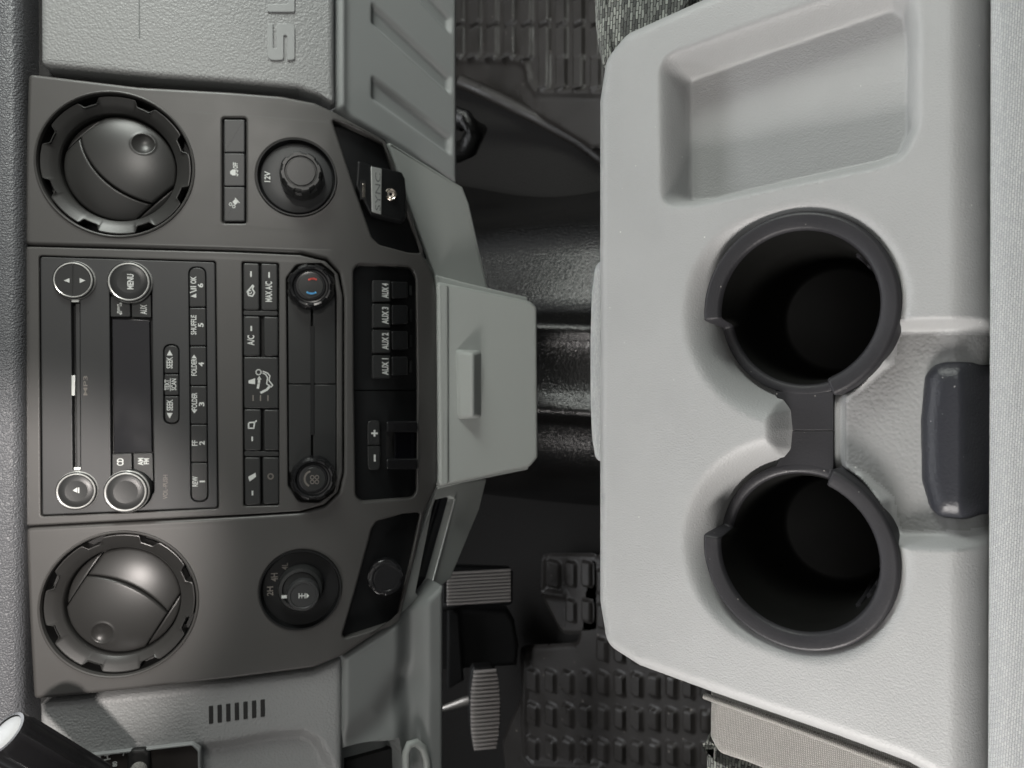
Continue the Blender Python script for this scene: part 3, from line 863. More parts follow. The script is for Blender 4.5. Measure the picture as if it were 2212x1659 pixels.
# dial strip
mb = MB()
for q in ([(622, 640), (672, 642), (672, 828.5), (623.5, 828.5)], [(676, 642), (724, 642), (725.5, 828.5), (676, 828.5)],
          [(623.5, 831), (672, 831), (672.5, 1020), (624, 1020)], [(676, 831), (725.5, 831), (726, 1020), (676.5, 1020)]):
    mb.plate(P(q, -.0012), -.009, -.0012, .0006)
part('dial_strip', subdivide_x(mb, DASH, XS), M['button'], clim, DASH)
part('slot_line', MB().plate(P([(670, 704), (679, 704), (679, 940), (670.5, 940)], -.0008), -.004, -.0006, .0003), M['pod'], clim, DASH)
def dial(cx, cy, rpx, h, name, par, capr=.56, lobes=8):
    c, r = DASH.circ(cx, cy, rpx, h)
    w = DASH.warp(c[0])
    def rf(a, k):
        if k in (1, 2, 3):
            q = (math.degrees(a) + 10) % (360 / lobes) / (360 / lobes)
            return 1.0 - (.055 if q < .42 else 0)
        return 1
    n = lobes * 24
    d = part(name, MB().lathe((c[0], c[1]), [(r * 1.0, w - .008), (r * 1.0, w + h * .45), (r * .93, w + h * .85), (r * .84, w + h), (r * .76, w + h * .98), (r * .70, w + h * .8), (r * .64, w + h * .78), (r * (capr + .04), w + h * .95), (r * capr, w + h * .96)], n, rf), M['rod'], par, angle=30)
    part('cap', MB().lathe((c[0], c[1]), [(r * capr * .97, w + h * .7), (r * capr * .97, w + h * .92), (r * capr * .9, w + h * .98), (r * .1, w + h)], 40), M['button'], d)
    return d, h
d, h = dial(671, 617.5, 50.5, .011, 'temperature_dial', clim)
part('warm_mark', marks(MB(), DASH, band(arc_pts(675.5, 620, 18, -118, -65, 8), 3.8), h + .0004), M['red'], d, DASH)
part('cool_mark', marks(MB(), DASH, band(arc_pts(673, 616, 18, 60, 122, 8), 4), h + .0004), M['blue'], d, DASH)
d, h = dial(676.5, 1035, 49, .011, 'fan_dial', clim)
fan = band(arc_pts(675, 1034.5, 17, 120, 250, 9), 4)
for k in range(4): fan += band(arc_pts(679.5 + 5 * (1 if k % 2 else -1), 1036 + 5 * (1 if k > 1 else -1), 4, 0, 360, 10), 2)
part('fan_mark', marks(MB(), DASH, fan, h + .0004), M['dimink'], d, DASH)

# ---- three-button strip
sw = thing('button_strip', 'strip of three flat buttons with traction control OFF and hill descent symbols', 'buttons', DASH, b3(DASH, 506, 368))
part('frame', MB().plate(P(SWS), -.012, -.006), M['black'], sw)
hs = -.0004
for i, (a, b) in enumerate(((257, 330), (330, 403), (403, 479))):
    o = part('button', MB().plate(fillet(P(rect(483.5, a + .8, 529, b - .8), hs), .0013, 3), -.008, hs, .0009), M['radio'], sw)
    if i == 1:
        q = MB(); lettering(q, DASH, 'OFF', 503, 514, 351, 364, hs + .0002, .03)
        marks(q, DASH, [[(497, 370), (502, 366), (509, 366), (509, 379), (502, 379), (497, 375)]] + band([(510, 367), (514, 369), (512, 372)], 2) + band([(510, 375), (514, 377), (512, 380)], 2), hs + .0002)
        part('lettering', q, M['ink'], o)
    if i == 2:
        part('mark', marks(MB(), DASH, [[(502, 436), (509, 429), (515, 436), (508, 443)]] + band(arc_pts(498, 441, 3, 0, 360, 8), 2) + band(arc_pts(505, 446, 3, 0, 360, 8), 2) + band([(508, 428), (517, 438)], 2), hs + .0002), M['ink'], o)

# ---- 12V outlet
def round_dish(par, c, r, depth, m):
    w = DASH.warp(c[0])
    part('rim', MB().lathe(c, [(r * 1.03, w + .0003), (r * 1.02, w + .0013), (r * .99, w + .0012), (r * .965, w - .001), (r * .955, w - depth), (r * .93, w - depth - .0006), (r * .4, w - depth - .0006)], 64), M[m], par)
out12 = thing('power_outlet', 'round 12V power outlet with a ribbed black cap, beside the three-button strip', 'power outlet', DASH, b3(DASH, 641, 383))
round_dish(out12, oc, orr * .985, .004, 'pod')
part('face', MB().lathe((oc[0], oc[1]), [(orr * .9, -.006), (orr * .9, -.0032), (orr * .87, -.0026), (orr * .5, -.0034)], 56), M['radio'], out12, DASH)
def cap_knob(par, c, r, h, m='button', name='cap', lobes=8):
    w = DASH.warp(c[0])
    def rf(a, k):
        if k in (2, 3, 4):
            q = (math.degrees(a) + 20) % (360 / lobes) / (360 / lobes)
            return 1.0 - (.07 if q < .45 else 0)
        return 1
    d = part(name, MB().lathe(c, [(r * 1.03, w - .005), (r * 1.0, w + h * .55), (r * .98, w + h * .6), (r * .96, w + h * .92), (r * .88, w + h), (r * .74, w + h), (r * .70, w + h * .93), (r * .66, w + h * .93), (r * .655, w + h * .97), (r * .63, w + h * .985), (r * .61, w + h * .985), (r * .3, w + h * .985)], lobes * 24, rf), M[m], par, angle=30)
    return d
kc_, kr_ = DASH.circ(650, 370, 46.5, .020)
cap_knob(out12, (DASH.hit(650, 370, .020)), kr_, .020)
part('lettering', lettering(MB(), DASH, '12V', 571, 584, 370, 393, -.002, .02), M['ink'], out12)

# ---- four wheel drive selector
fwd = thing('drive_selector', 'round four-wheel-drive selector dial marked 2H, 4H and 4L', 'selector dial', DASH, b3(DASH, 649, 1274))
round_dish(fwd, fc, frr * .985, .005, 'pod')
part('face', MB().lathe(fc, [(frr * .93, -.007), (frr * .93, -.005), (frr * .3, -.005)], 56), M['pod'], fwd)
kc2 = DASH.hit(649, 1274, .006); r2 = DASH.circ(650, 1274, 48, .006)[1]
dk = part('dial', MB().lathe(kc2, [(r2 * 1.02, -.006), (r2, .003), (r2 * .93, .0055), (r2 * .80, .006), (r2 * .74, .0045)], 72), M['button'], fwd)
c3, r3 = DASH.circ(655, 1287, 34, .010)
part('push_cap', MB().lathe(c3, [(r3 * 1.08, -.002), (r3 * 1.02, .008), (r3 * .94, .0098), (r3 * .8, .0100), (r3 * .76, .0094), (r3 * .2, .0098)], 56), M['radio'], dk)
q = marks(MB(), DASH, band([(646, 1287), (659, 1287)], 2.4) + band([(646, 1282), (646, 1292)], 2.2) + band([(659, 1282), (659, 1292)], 2.2) + [[(668, 1287), (662, 1281), (662, 1293)]] + band([(652, 1282), (652, 1292)], 1.8), .0102)
part('axle_mark', q, M['ink'], dk)
part('pointer', marks(MB(), DASH, [[(608, 1286), (630, 1285), (630, 1292), (608, 1293)]], .0065), M['ink'], dk)
q = MB(); lettering(q, DASH, '2H', 576.5, 590, 1267, 1287, -.0048, .02); lettering(q, DASH, '4H', 585, 600, 1238, 1256, -.0048, .02); lettering(q, DASH, '4L', 609, 622, 1216, 1231, -.0048, .02)
part('lettering', q, M['dimink'], fwd)

# ---- upfitter switches and brake controller in the recessed pocket
pock = thing('switch_panel', 'recessed black panel with four AUX rocker switches above the console drawer', 'switch panel', DASH, b3(DASH, 835, 710))
pl = MB().plate(P([(755, 562), (906, 568), (908, 842), (757, 842)], -.006), -.02, -.011)
part('panel', subdivide_x(pl, DASH, XS), M['pod'], pock, DASH)
hp0 = -.011
for i, (a, b) in enumerate(((605, 652), (656, 708), (712, 763), (767, 818))):
    hh = .0005
    o = part('aux_switch', subdivide_x(MB().plate(fillet(P([(804, a), (844, a + 1), (844, b - 1), (804, b)], hh), .0016, 3), hp0, hh, .0011), DASH, XS), M['button'], pock, DASH)
    part('paddle', subdivide_x(MB().plate(fillet(P([(846, a + 3), (880.5, a + 3.5), (881, b - 9), (846.5, b - 7)], hh + .004), .0016, 3), hp0, hh + .004, .0011), DASH, XS), M['pod'], o, DASH)
    part('lettering', lettering(MB(), DASH, 'AUX %d' % (4 - i), 825, 839.5, a + 7, b - 8, hh + .0003, .025), M['ink'], o, DASH)
    part('clip', subdivide_x(MB().plate(P(rect(884, a + 12, 890, b - 14), hp0 + .003), hp0, hp0 + .003, .0005), DASH, XS), M['button'], pock, DASH)
brk = thing('brake_controller', 'black trailer brake controller with plus and minus rocker and sliding lever', 'brake controller', DASH, b3(DASH, 835, 960))
pl = MB().plate(P([(757, 844.5), (908, 844.5), (908, 1092), (757, 1095)], -.006), -.02, -.0108)
part('panel', subdivide_x(pl, DASH, XS), M['pod'], brk, DASH)
for (q, rr, nm, s) in (([(794, 908), (821, 908), (821.5, 961), (794, 961)], [.0042, .0042, .0012, .0012], 'rocker_button', 'p'), ([(794, 963.5), (821.5, 963.5), (822, 1015), (795, 1016)], [.0012, .0012, .0042, .0042], 'rocker_button', 'm')):
    o = part(nm, subdivide_x(MB().plate(fillet(P(q, hp0 + .003), rr, 6), hp0, hp0 + .003, .0009), DASH, XS), M['button'], brk, DASH)
    if s == 'p': part('plus_mark', marks(MB(), DASH, [rect(802, 934, 816, 938), rect(807, 929, 811, 934), rect(807, 938, 811, 943)], hp0 + .0033), M['ink'], o, DASH)
    else: part('minus_mark', marks(MB(), DASH, [rect(807.5, 982, 811.5, 997)], hp0 + .0033), M['ink'], o, DASH)
part('lever_slot', subdivide_x(MB().plate(P([(834, 912), (902, 910), (903, 1014), (834, 1014)], hp0), hp0 - .006, hp0 + .0004), DASH, XS), M['black'], brk, DASH)
for a, b in ((911, 934), (992, 1014)):
    part('lever_end', subdivide_x(MB().plate(fillet(P([(835, a), (903, a - 1), (904, b), (835, b)], .004), .002, 3), hp0, .004, .0013), DASH, XS), M['rod'], brk, DASH)
part('lever', subdivide_x(MB().plate(P([(852, 934), (898, 934), (899, 992), (852, 992)], -.006), hp0, -.006, .0015), DASH, XS), M['glass'], brk, DASH)

# ---- media hub pod
hub = thing('media_hub', 'black media hub with silver SYNC plate, USB slot and audio jack', 'media hub', DASH, b3(DASH, 830, 420))
pl = MB().plate(P([(712, 250), (832, 300), (922, 556), (800, 530)], -.006), -.022, -.009)
part('pod_plate', subdivide_x(pl, DASH, XS), M['pod'], hub, DASH)
hh = .004
bd = part('socket_block', subdivide_x(MB().plate(fillet(P([(772, 345), (805, 357), (868, 371), (875, 385), (878, 420), (877, 470), (868, 478), (800, 462), (768, 400)], hh), .0025), -.012, hh, .002), DASH, XS), M['pod'], hub, DASH)
part('name_plate', subdivide_x(MB().plate(fillet(P([(801, 359), (825, 364), (824, 463), (803, 457)], hh + .0015), .0008, 2), hh - .001, hh + .0015, .0006), DASH, XS), M['silver'], bd, DASH)
part('lettering', lettering(MB(), DASH, 'SYNC', 810.5, 822, 373, 455, hh + .0018, .0), M['lower'], bd, DASH)
part('usb_slot', subdivide_x(MB().plate(P(rect(778, 390, 790, 430), hh + .0004), hh - .003, hh + .0003), DASH, XS), M['black'], bd, DASH)
part('usb_contact', MB().plate(P(rect(783, 396, 789, 426), hh + .0006), hh, hh + .0006, .0002), M['jack'], bd, DASH)
jc, jr = DASH.circ(844, 420, 13.5, hh + .001)
w = DASH.warp(jc[0]) + hh
part('audio_jack', MB().lathe(jc, [(jr, w - .001), (jr, w + .0012), (jr * .85, w + .002), (jr * .62, w + .0012), (jr * .5, w + .0018), (jr * .25, w + .0016), (jr * .2, w - .004)], 32), M['jack'], bd)

# ---- lower left pod
pod = thing('power_outlet', 'capped black power outlet in the dark corner pod beside the drive selector', 'power outlet', DASH, b3(DASH, 833, 1249))
pl = MB().plate(P([(735, 1388), (808, 1120), (915, 1098), (860, 1345)], -.006), -.022, -.009)
part('pod_plate', subdivide_x(pl, DASH, XS), M['pod'], pod, DASH)
c4 = DASH.hit(833, 1248, .004); r4 = DASH.circ(833, 1248, 38, .004)[1]
cap_knob(pod, c4, r4, .006, 'rod')

# ================================================================== DASH PANELS
# dash top pad
mb = MB().plate(P([(-200, -300), (41, -300), (43, 830), (47, 1900), (-200, 1900)], .012), -.03, .012, .009, seg=5)
single('dash_pad', mb, M['pad'], DASH, (*DASH.hit(20, 800), 0), 'soft grained grey dashboard top pad along the left edge of the photo', 'dashboard pad')
mb = MB().plate(P([(25, -300), (120, -300), (120, 1900), (25, 1900)]), -.04, -.024)
single('dash_gap_shade', mb, M['button'], DASH, (*DASH.hit(60, 100), -.03), 'narrow black strip put in for the shade of the gap between the dash pad and the grey panels', 'shade strip')  # dark colour stands in for shade in the open gap

# passenger panel with embossed lettering
gl = thing('glovebox', 'light grey grained upper glovebox door with large embossed letters S and U', 'glovebox', DASH, b3(DASH, 450, 80))
GP = [(86, -260), (87, 142), (333, 166), (494, 177), (644, 191), (694, 209), (723, 229), (721, 150), (721, -260)]
mb = MB().plate(fillet(P(GP, -.004), .006), -.035, -.004, .0045, seg=4)
part('door_skin', subdivide_x(mb, DASH, XS), M['panel'], gl, DASH)
q = MB()
def rounded_letter(mb, polys, h, dep):
    for pl_ in polys: mb.plate(fillet(P(pl_, h), .0022, 4), h - dep, h, .0006, seg=2)
Sx0, Sx1 = 577, 637
S_ = [(577, 62), (577, 128), (612, 130), (622, 122), (622, 90), (607, 86), (600, 86)]
Sp = band([(585, 60), (585, 108), (591, 117), (600, 117), (606, 108), (606, 78), (612, 67), (620, 67), (627, 78), (627, 128)], 13.5)
hS = -.0028
S_out = [(577, 50), (577, 130), (613, 130), (613, 76), (620, 76), (620, 130), (637, 130), (637, 50), (597, 50), (597, 104), (590, 104), (590, 50)]
U_out = [(577, 26), (637, 26), (637, -70), (577, -70), (577, -52), (622, -52), (622, 8), (577, 8)]
for q in (S_out, U_out): part('letter', MB().plate(fillet(P(q, hS), [.004, .005, .003, .001, .0018, .001, .005, .004, .003, .001, .0018, .001] if q is S_out else .002, 4), -.006, hS, .0006, seg=2), M['panel_smooth'], gl, DASH)
part('seam_line', MB().tube([(*DASH.hit(301, y, -.004), -.00415) for y in (-260, -100, 60, 82)] , .0006, 6), M['lower'], gl)

# lower glovebox panel with slanted recesses
LG = tilted(728, CY, .604 + .012, 36)
LGp = fillet(LG.poly([(727, -260), (727, 232), (760, 263), (835, 306), (992, 402), (992, -260)]), [0, .002, .002, .002, .004, 0])
recs = []
for k in range(-1, 3):
    y = 157 - 157 * k * 1.0
    o_ = -128 * k if True else 0
    recs.append(fillet(LG.poly([(800, 157 - 160 * k), (800, 214 - 163 * k), (977, 341 - 130 * k), (977, 293 - 128 * k)]), .004))
def lg_h(Q, d):
    H = -.006 * (1 - np.clip(d / .006, 0, 1)) ** 2
    xa = LG.hit(727, 0)[0]; xb = LG.hit(748, 0)[0]
    H = H + .0025 * np.exp(-((Q[:, 0] - (xa + xb) / 2) / .004) ** 2)
    for r in recs: H = H - .0045 * sstep(sdp(Q, r) / .005)
    return H
xs = [p[0] for p in LGp]; ys_ = [p[1] for p in LGp]
mb = hfield(lambda Q: sdp(Q, LGp), lg_h, (min(xs) - .003, max(xs) + .003, LG.hit(850, -110)[1] * 0 + min(ys_) - .003, LG.hit(850, -120)[1]), .0016, .02)
single('glovebox_door', mb, M['glovelow'], LG, (*LG.hit(860, 100), 0), 'dark grey lower glovebox door with slanted recessed bars', 'glovebox door', angle=50)

# driver side panel
DPp = P([(86, 1900), (86, 1524), (290, 1500), (494, 1477), (677, 1452), (737, 1426), (738, 1900)], -.006)
slits = [P([(451 + 18.6 * k, 1525 - 2.3 * k), (460.5 + 18.6 * k, 1524 - 2.3 * k), (461 + 18.6 * k, 1562.5 - 2.5 * k), (451.5 + 18.6 * k, 1564 - 2.5 * k)], -.006) for k in range(7)]
rec = fillet(P([(380, 2000), (380, 1614), (494, 1600), (594, 1580), (656, 1577), (690, 1594), (724, 1655), (724, 2000)], -.006), .008)
gapw = .0016
def dp_h(Q, d):
    H = -.006 - .003 * (1 - np.clip(d / .004, 0, 1)) ** 2
    H = H - .007 * sstep((sdp(Q, rec) + .003) / .014)
    wv = np.array([DASH.warp(x) for x in Q[:, 0]])
    return H
def dp_s(Q):
    s = sdp(Q, DPp)
    return s
bxs = (min(p[0] for p in DPp) - .002, max(p[0] for p in DPp) + .002, P([(400, 1760)])[0][1], max(p[1] for p in DPp) + .002)
dpt = thing('driver_dash_panel', 'grained grey dashboard panel with a row of seven dark slits below the vent', 'dashboard panel', DASH, b3(DASH, 500, 1560))
part('panel_skin', hfield(dp_s, dp_h, bxs, .0016, .02), M['panel'], dpt, DASH, angle=50)
q = MB()
for s in slits: q.plate(fillet(s, .0006, 2), -.009, -.0056, .0002, seg=1)
part('slits', q, M['black'], dpt, DASH)

# instrument cluster corner
ICF = tilted(330, 1640, dz(330, 1640, -.0035), 13.2)
ic = thing('instrument_cluster', 'dark instrument cluster corner with pale numerals beside the column lever', 'instrument cluster', ICF, (*ICF.hit(330, 1640), 0))
icp = fillet(ICF.poly([(150, 1760), (150, 1637), (194, 1632), (415, 1608), (428, 1621), (431, 1760)]), .003)
part('bezel_frame', MB().plate(fillet(ICF.poly([(140, 1762), (140, 1634), (194, 1629), (417, 1604), (433, 1618), (437, 1762)]), .004), -.02, .0022, .001, [icp], hb=.0008), M['panel_smooth'], ic)
part('lens', MB().plate(icp, -.02, -.0005), M['lens'], ic)
q = MB()
marks(q, ICF, band([(205, 1636), (216, 1634), (217, 1645), (209, 1650), (205, 1645), (205, 1636)], 3) + band([(226, 1632), (236, 1630)], 3) + band([(231, 1631), (233, 1640)], 3) + band([(225, 1642), (238, 1639)], 2.6), .0002)
lettering(q, ICF, '80', 243, 253, 1645, 1656, .0002, .02)
marks(q, ICF, band([(266, 1632), (268, 1624), (274, 1626)], 2.2), .0002)
part('numerals', q, M['ink'], ic)
part('needle_hub', MB().plate(fillet(ICF.poly([(272, 1760), (274, 1632), (284, 1621), (312, 1619), (323, 1628), (326, 1760)], .004), .004), -.001, .004, .002), M['black'], ic)
c5, r5 = ICF.circ(297, 1668, 17, .008)
part('needle_cap', MB().lathe(c5, [(r5, .003), (r5, .007), (r5 * .7, .009), (r5 * .1, .0095)], 32), M['seat2'], ic)

# column lever
A_ = wp(9, 1584, .47); B_ = wp(199, 1693, .515)
ax_ = (B_ - A_) / np.linalg.norm(B_ - A_)
LV = Frame(A_, np.cross(ax_, [.2, .5, .8]), -ax_)
Lh = float(np.linalg.norm(B_ - A_)); rl = 48 / F_PX * .48
lev = thing('column_lever', 'glossy black ribbed steering column lever with a grey end cap in the lower left corner', 'lever', LV, (0, 0, 0))
def ribs(a, k):
    if k in (2, 3): return 1 + .11 * max(0, math.cos(a * 7)) ** 3
    return 1
part('grip', MB().lathe((0, 0), [(rl * .55, -Lh * 1.9), (rl * .55, -Lh), (rl * .98, -Lh * .99), (rl, -.006), (rl * .99, -.002), (rl * .94, 0), (rl * .82, .0003), (rl * .80, -.0015)], 144, ribs), M['rod'], lev, angle=40)
part('end_cap', MB().lathe((0, 0), [(rl * .79, -.004), (rl * .78, -.0008), (rl * .74, -.0004), (rl * .1, -.0003)], 48), M['panel_smooth'], lev)

# knee bolster below the dash
KB = tilted(745, 1540, .612, 30)
KBp = fillet(KB.poly([(743, 1421), (795, 1386), (850, 1350), (905, 1312), (958, 1262), (958, 1900), (743, 1900)]), .002)
kx = lambda px, py: KB.hit(px, py)
hole = fillet(KB.poly([(740, 2000), (742, 1626), (800, 1610), (862, 1596), (872, 1640), (880, 2000)]), .004)
g0, g1 = np.array(kx(892, 1290)), np.array(kx(830, 1560)); g2 = np.array(kx(745, 1625))
def seg_d(Q, a, b):
    e = b - a; t = np.clip(((Q - a) @ e) / e.dot(e), 0, 1); return np.linalg.norm(Q - a - t[:, None] * e, axis=1)
def kb_h(Q, d):
    H = -.004 * (1 - np.clip(d / .004, 0, 1)) ** 2
    xl = KB.hit(886, 1450)[0]
    H = H - .010 * sstep((Q[:, 0] - KB.hit(850, 1450)[0]) / .02) + .012 * sstep((Q[:, 0] - KB.hit(895, 1450)[0]) / .015)
    dd = np.minimum(seg_d(Q, g1, g2), seg_d(Q, np.array(kx(880, 1480)), g1))
    H = H - .008 * np.exp(-(dd / .014) ** 2)
    H = H - .03 * sstep(sdp(Q, hole) / .003)
    return H
bxk = (min(p[0] for p in KBp) - .003, max(p[0] for p in KBp) + .003, KB.hit(800, 1760)[1], max(p[1] for p in KBp) + .003)
kbt = thing('knee_bolster', 'grey moulded knee panel below the driver dash with a dark opening at the bottom', 'knee panel', KB, (*KB.hit(850, 1500), 0))
part('panel_skin', hfield(lambda Q: sdp(Q, KBp), kb_h, bxk, .0016, .03), M['lower'], kbt, angle=50)
part('opening', MB().plate(KB.poly([(745, 1640), (860, 1608), (872, 1760), (745, 1760)], -.028), -.04, -.024), M['black'], kbt)
part('handle_loop', MB().tube([(*KB.hit(877, 1700), .001), (*KB.hit(876, 1625), .001), (*KB.hit(882, 1606), .002), (*KB.hit(897, 1602), .002), (*KB.hit(912, 1614), .002), (*KB.hit(921, 1640), .001), (*KB.hit(924, 1700), .001)], .0035, 10), M['sage'], kbt, angle=80)

# ================================================================== CONSOLE UNDER THE STACK
zc = .628
SG = from3((842, 308, dz(842, 308, -.012)), (938, 592, dz(938, 592, -.012)), (1000, 405, dz(842, 308, -.012) + .05))
single('side_panel', MB().plate(fillet(SG.poly([(838, 305), (1000, 404), (1014, 440), (1062, 650), (955, 650), (940, 592), (880, 430)]), .002), -.02, 0, .002), M['sage'], SG,
       (*SG.hit(950, 500), 0), 'smooth sage grey console side panel on the passenger side of the drawer', 'console panel')
SL = from3((945, 1056, dz(944, 1056, -.010)), (858, 1338, dz(858, 1338, -.010)), (1010, 1180, dz(944, 1056) + .045))
slot_hole = fillet(SL.poly([(938, 1080), (972, 1072), (984, 1078), (935, 1254), (907, 1290), (898, 1280)]), .002)
cs = thing('console_trim', 'grey console trim with a long black slot on the driver side of the drawer', 'console trim', SL, (*SL.hit(950, 1180), 0))
part('trim_panel', MB().plate(fillet(SL.poly([(945, 1050), (1052, 1034), (1036, 1100), (974, 1250), (858, 1341), (900, 1190)]), .002), -.02, 0, .0015, [slot_hole], hb=.001), M['sage'], cs)
part('slot_liner', MB().plate(SL.poly([(930, 1066), (990, 1066), (940, 1262), (890, 1296)], -.006), -.018, -.010), M['glass'], cs)
part('slot_trim', MB().tube([(*SL.hit(983, 1078, .001), .0006), (*SL.hit(936, 1253, .001), .0006), (*SL.hit(908, 1290, .001), .0006)], .0012, 8), M['silver'], cs, angle=80)

DR = tilted(950, CY, dz(944, 830, -.004), 20)
dr = thing('console_drawer', 'light grey console drawer with a block handle below the charcoal stack', 'drawer', DR, (*DR.hit(1050, 830), 0))
part('rim', MB().plate(fillet(DR.poly([(941, 593), (1000, 609), (1140, 642), (1142, 1014), (1000, 1043), (944, 1057)], -.004), .002), -.06, -.004, .0015), M['sage'], dr)
part('front', MB().plate(fillet(DR.poly([(944, 607), (1146, 650), (1161, 664), (1163, 988), (1145, 1009), (948, 1052)], .006), [.004, .006, .006, .006, .006, .004]), -.012, .006, .003, seg=4), M['sage'], dr)
part('top_lip', MB().plate(fillet(DR.poly([(945, 609), (969, 614), (970, 1046), (949, 1050)], .008), .0035), .0, .0085, .0025, seg=4), M['sage'], dr)
hd_ = .018
hb0 = DR.poly([(985, 754), (1044, 756), (1044, 904), (989, 906)], .008)
ht = DR.poly([(985, 758)], .008) + DR.poly([(1022, 762), (1022, 900)], .021) + DR.poly([(990, 903)], .008)
xm = sum(p[0] for p in ht) / 4
V = [(x, y, .004) for x, y in ccw(hb0)] + [(x, y, .021 if x > xm else .008) for x, y in ccw(ht)]
hm = MB().add(V, [(4, 5, 6, 7)] + [(i, (i + 1) % 4, 4 + (i + 1) % 4, 4 + i) for i in range(4)])
ho = part('handle', hm, M['sage'], dr, angle=25)
bv = ho.modifiers.new('edge', 'BEVEL'); bv.width = .003; bv.segments = 3; bv.limit_method = 'ANGLE'

# ================================================================== SEAT CONSOLE (folded centre seat)
con = thing('seat_console', 'light grey grained fold-down console with two cup holders and a tray, filling the right half', 'console', ARM, (*ARM.hit(1700, 830), 0))
AO = [(1283, 1345), (1283, 200), (1289, 140), (1328, 72), (1489, -4), (1750, -120), (2128, -300), (2127, 800), (2124, 1800), (1959, 1659), (1809, 1603), (1544, 1511), (1345, 1437), (1305, 1405)]
AO = [(1283, 1300), (1283, 215), (1297, 120), (1345, 62), (1489, -4), (1750, -120), (2128, -290), (2127, 800), (2124, 1760), (1959, 1661), (1809, 1604), (1544, 1511), (1372, 1447), (1299, 1400)]
aol = fillet(ARM.poly(AO), [.004, .004, .018, .015, 0, 0, .01, 0, .01, 0, 0, 0, .012, .014], 8)
c1 = np.array(ARM.hit(1715, 664)); c2 = np.array(ARM.hit(1714, 1198))
TR = fillet(ARM.poly([(1438, 134), (1600, 76), (1920, -34), (1958, -8), (1966, 60), (1966, 270), (1940, 328), (1885, 347), (1700, 385), (1505, 428), (1442, 432)]), [.008, .0, .008, .008, 0, .006, .006, 0, 0, 0, .008], 6)
PK = fillet(ARM.poly([(1795, 866), (1850, 830), (1905, 780), (1920, 706), (2300, 700), (2300, 1176), (1922, 1168), (1905, 1085), (1850, 1035), (1795, 1008)]), [.005, .003, .003, .006, 0, 0, .006, .003, .003, .005], 5)
NK = fillet(ARM.poly([(1655, 842), (1672, 862), (1687, 888), (1691, 931), (1687, 976), (1672, 1000), (1655, 1020), (1800, 1025), (1800, 835)]), [0, .004, .006, 0, .006, .004, 0, 0, 0])
RO = 207 / F_PX * .392
px_m = .392 / F_PX
def arm_h(Q, d):
    R = .011
    dd = np.minimum(d, R)
    H = -(R - np.sqrt(np.maximum(0, R * R - (R - dd) ** 2)))
    # rear edge rolls over more softly
    xr = ARM.hit(2130, 830)[0]
    e = np.clip((Q[:, 0] - (xr - .016)) / .016, 0, 1)
    H = np.minimum(H, -.03 * (1 - np.sqrt(np.maximum(0, 1 - e ** 2))))
    # tray
    dt = sdp(Q, TR)
    t = np.clip((dt + .006) / .011, 0, 1)
    prof_ = np.where(t < .86, .88 * (t / .86) ** 2.1, 1 - .12 * ((1 - t) / .14) ** 2)
    xt0, xt1 = ARM.hit(1440, 250)[0], ARM.hit(1960, 250)[0]
    dep = .026 - .007 * np.clip((Q[:, 0] - xt0) / (xt1 - xt0), 0, 1)
    D = dep * prof_
    # dishes round the cups
    for c, sg in ((c1, 1), (c2, -1)):
        v = Q - c; r = np.linalg.norm(v, axis=1) + 1e-9
        u = v / r[:, None]
        w = u @ (np.array([-.78, -.62 * sg]))
        dirf = sstep((w + .55) / 1.0)
        rin = .0505; wid = .009 + .007 * dirf
        s = 1 - np.clip((r - rin) / wid, 0, 1)
        s = s ** 1.9
        D = np.maximum(D, (.0035 + .0175 * dirf) * s)
    # neck and rear pocket
    D = np.maximum(D, .021 * sstep((sdp(Q, NK) + .010) / .012))
    D = np.maximum(D, .0125 * sstep((sdp(Q, PK) + .0045) / .0065))
    return H - D
def arm_s(Q):
    s = sdp(Q, aol)
    for c in (c1, c2): s = np.minimum(s, np.linalg.norm(Q - c, axis=1) - .0465)
    return s
ax0 = min(p[0] for p in aol) - .003; ax1 = max(p[0] for p in aol) + .003
body = hfield(arm_s, arm_h, (ax0, ax1, ARM.hit(1700, 1800)[1], ARM.hit(1700, -160)[1]), .0011, .03)
bo = part('body', body, M['armrest'], con, angle=75)
bo.data.materials.append(M['pocket'])
_fc = np.empty(len(bo.data.polygons) * 3); bo.data.polygons.foreach_get('center', _fc)
_fc = _fc.reshape(-1, 3)[:, :2] + np.array(BASE[con.name][:2])
bo.data.polygons.foreach_set('material_index', ((sdp(_fc, PK) > .0035)).astype(np.int32))

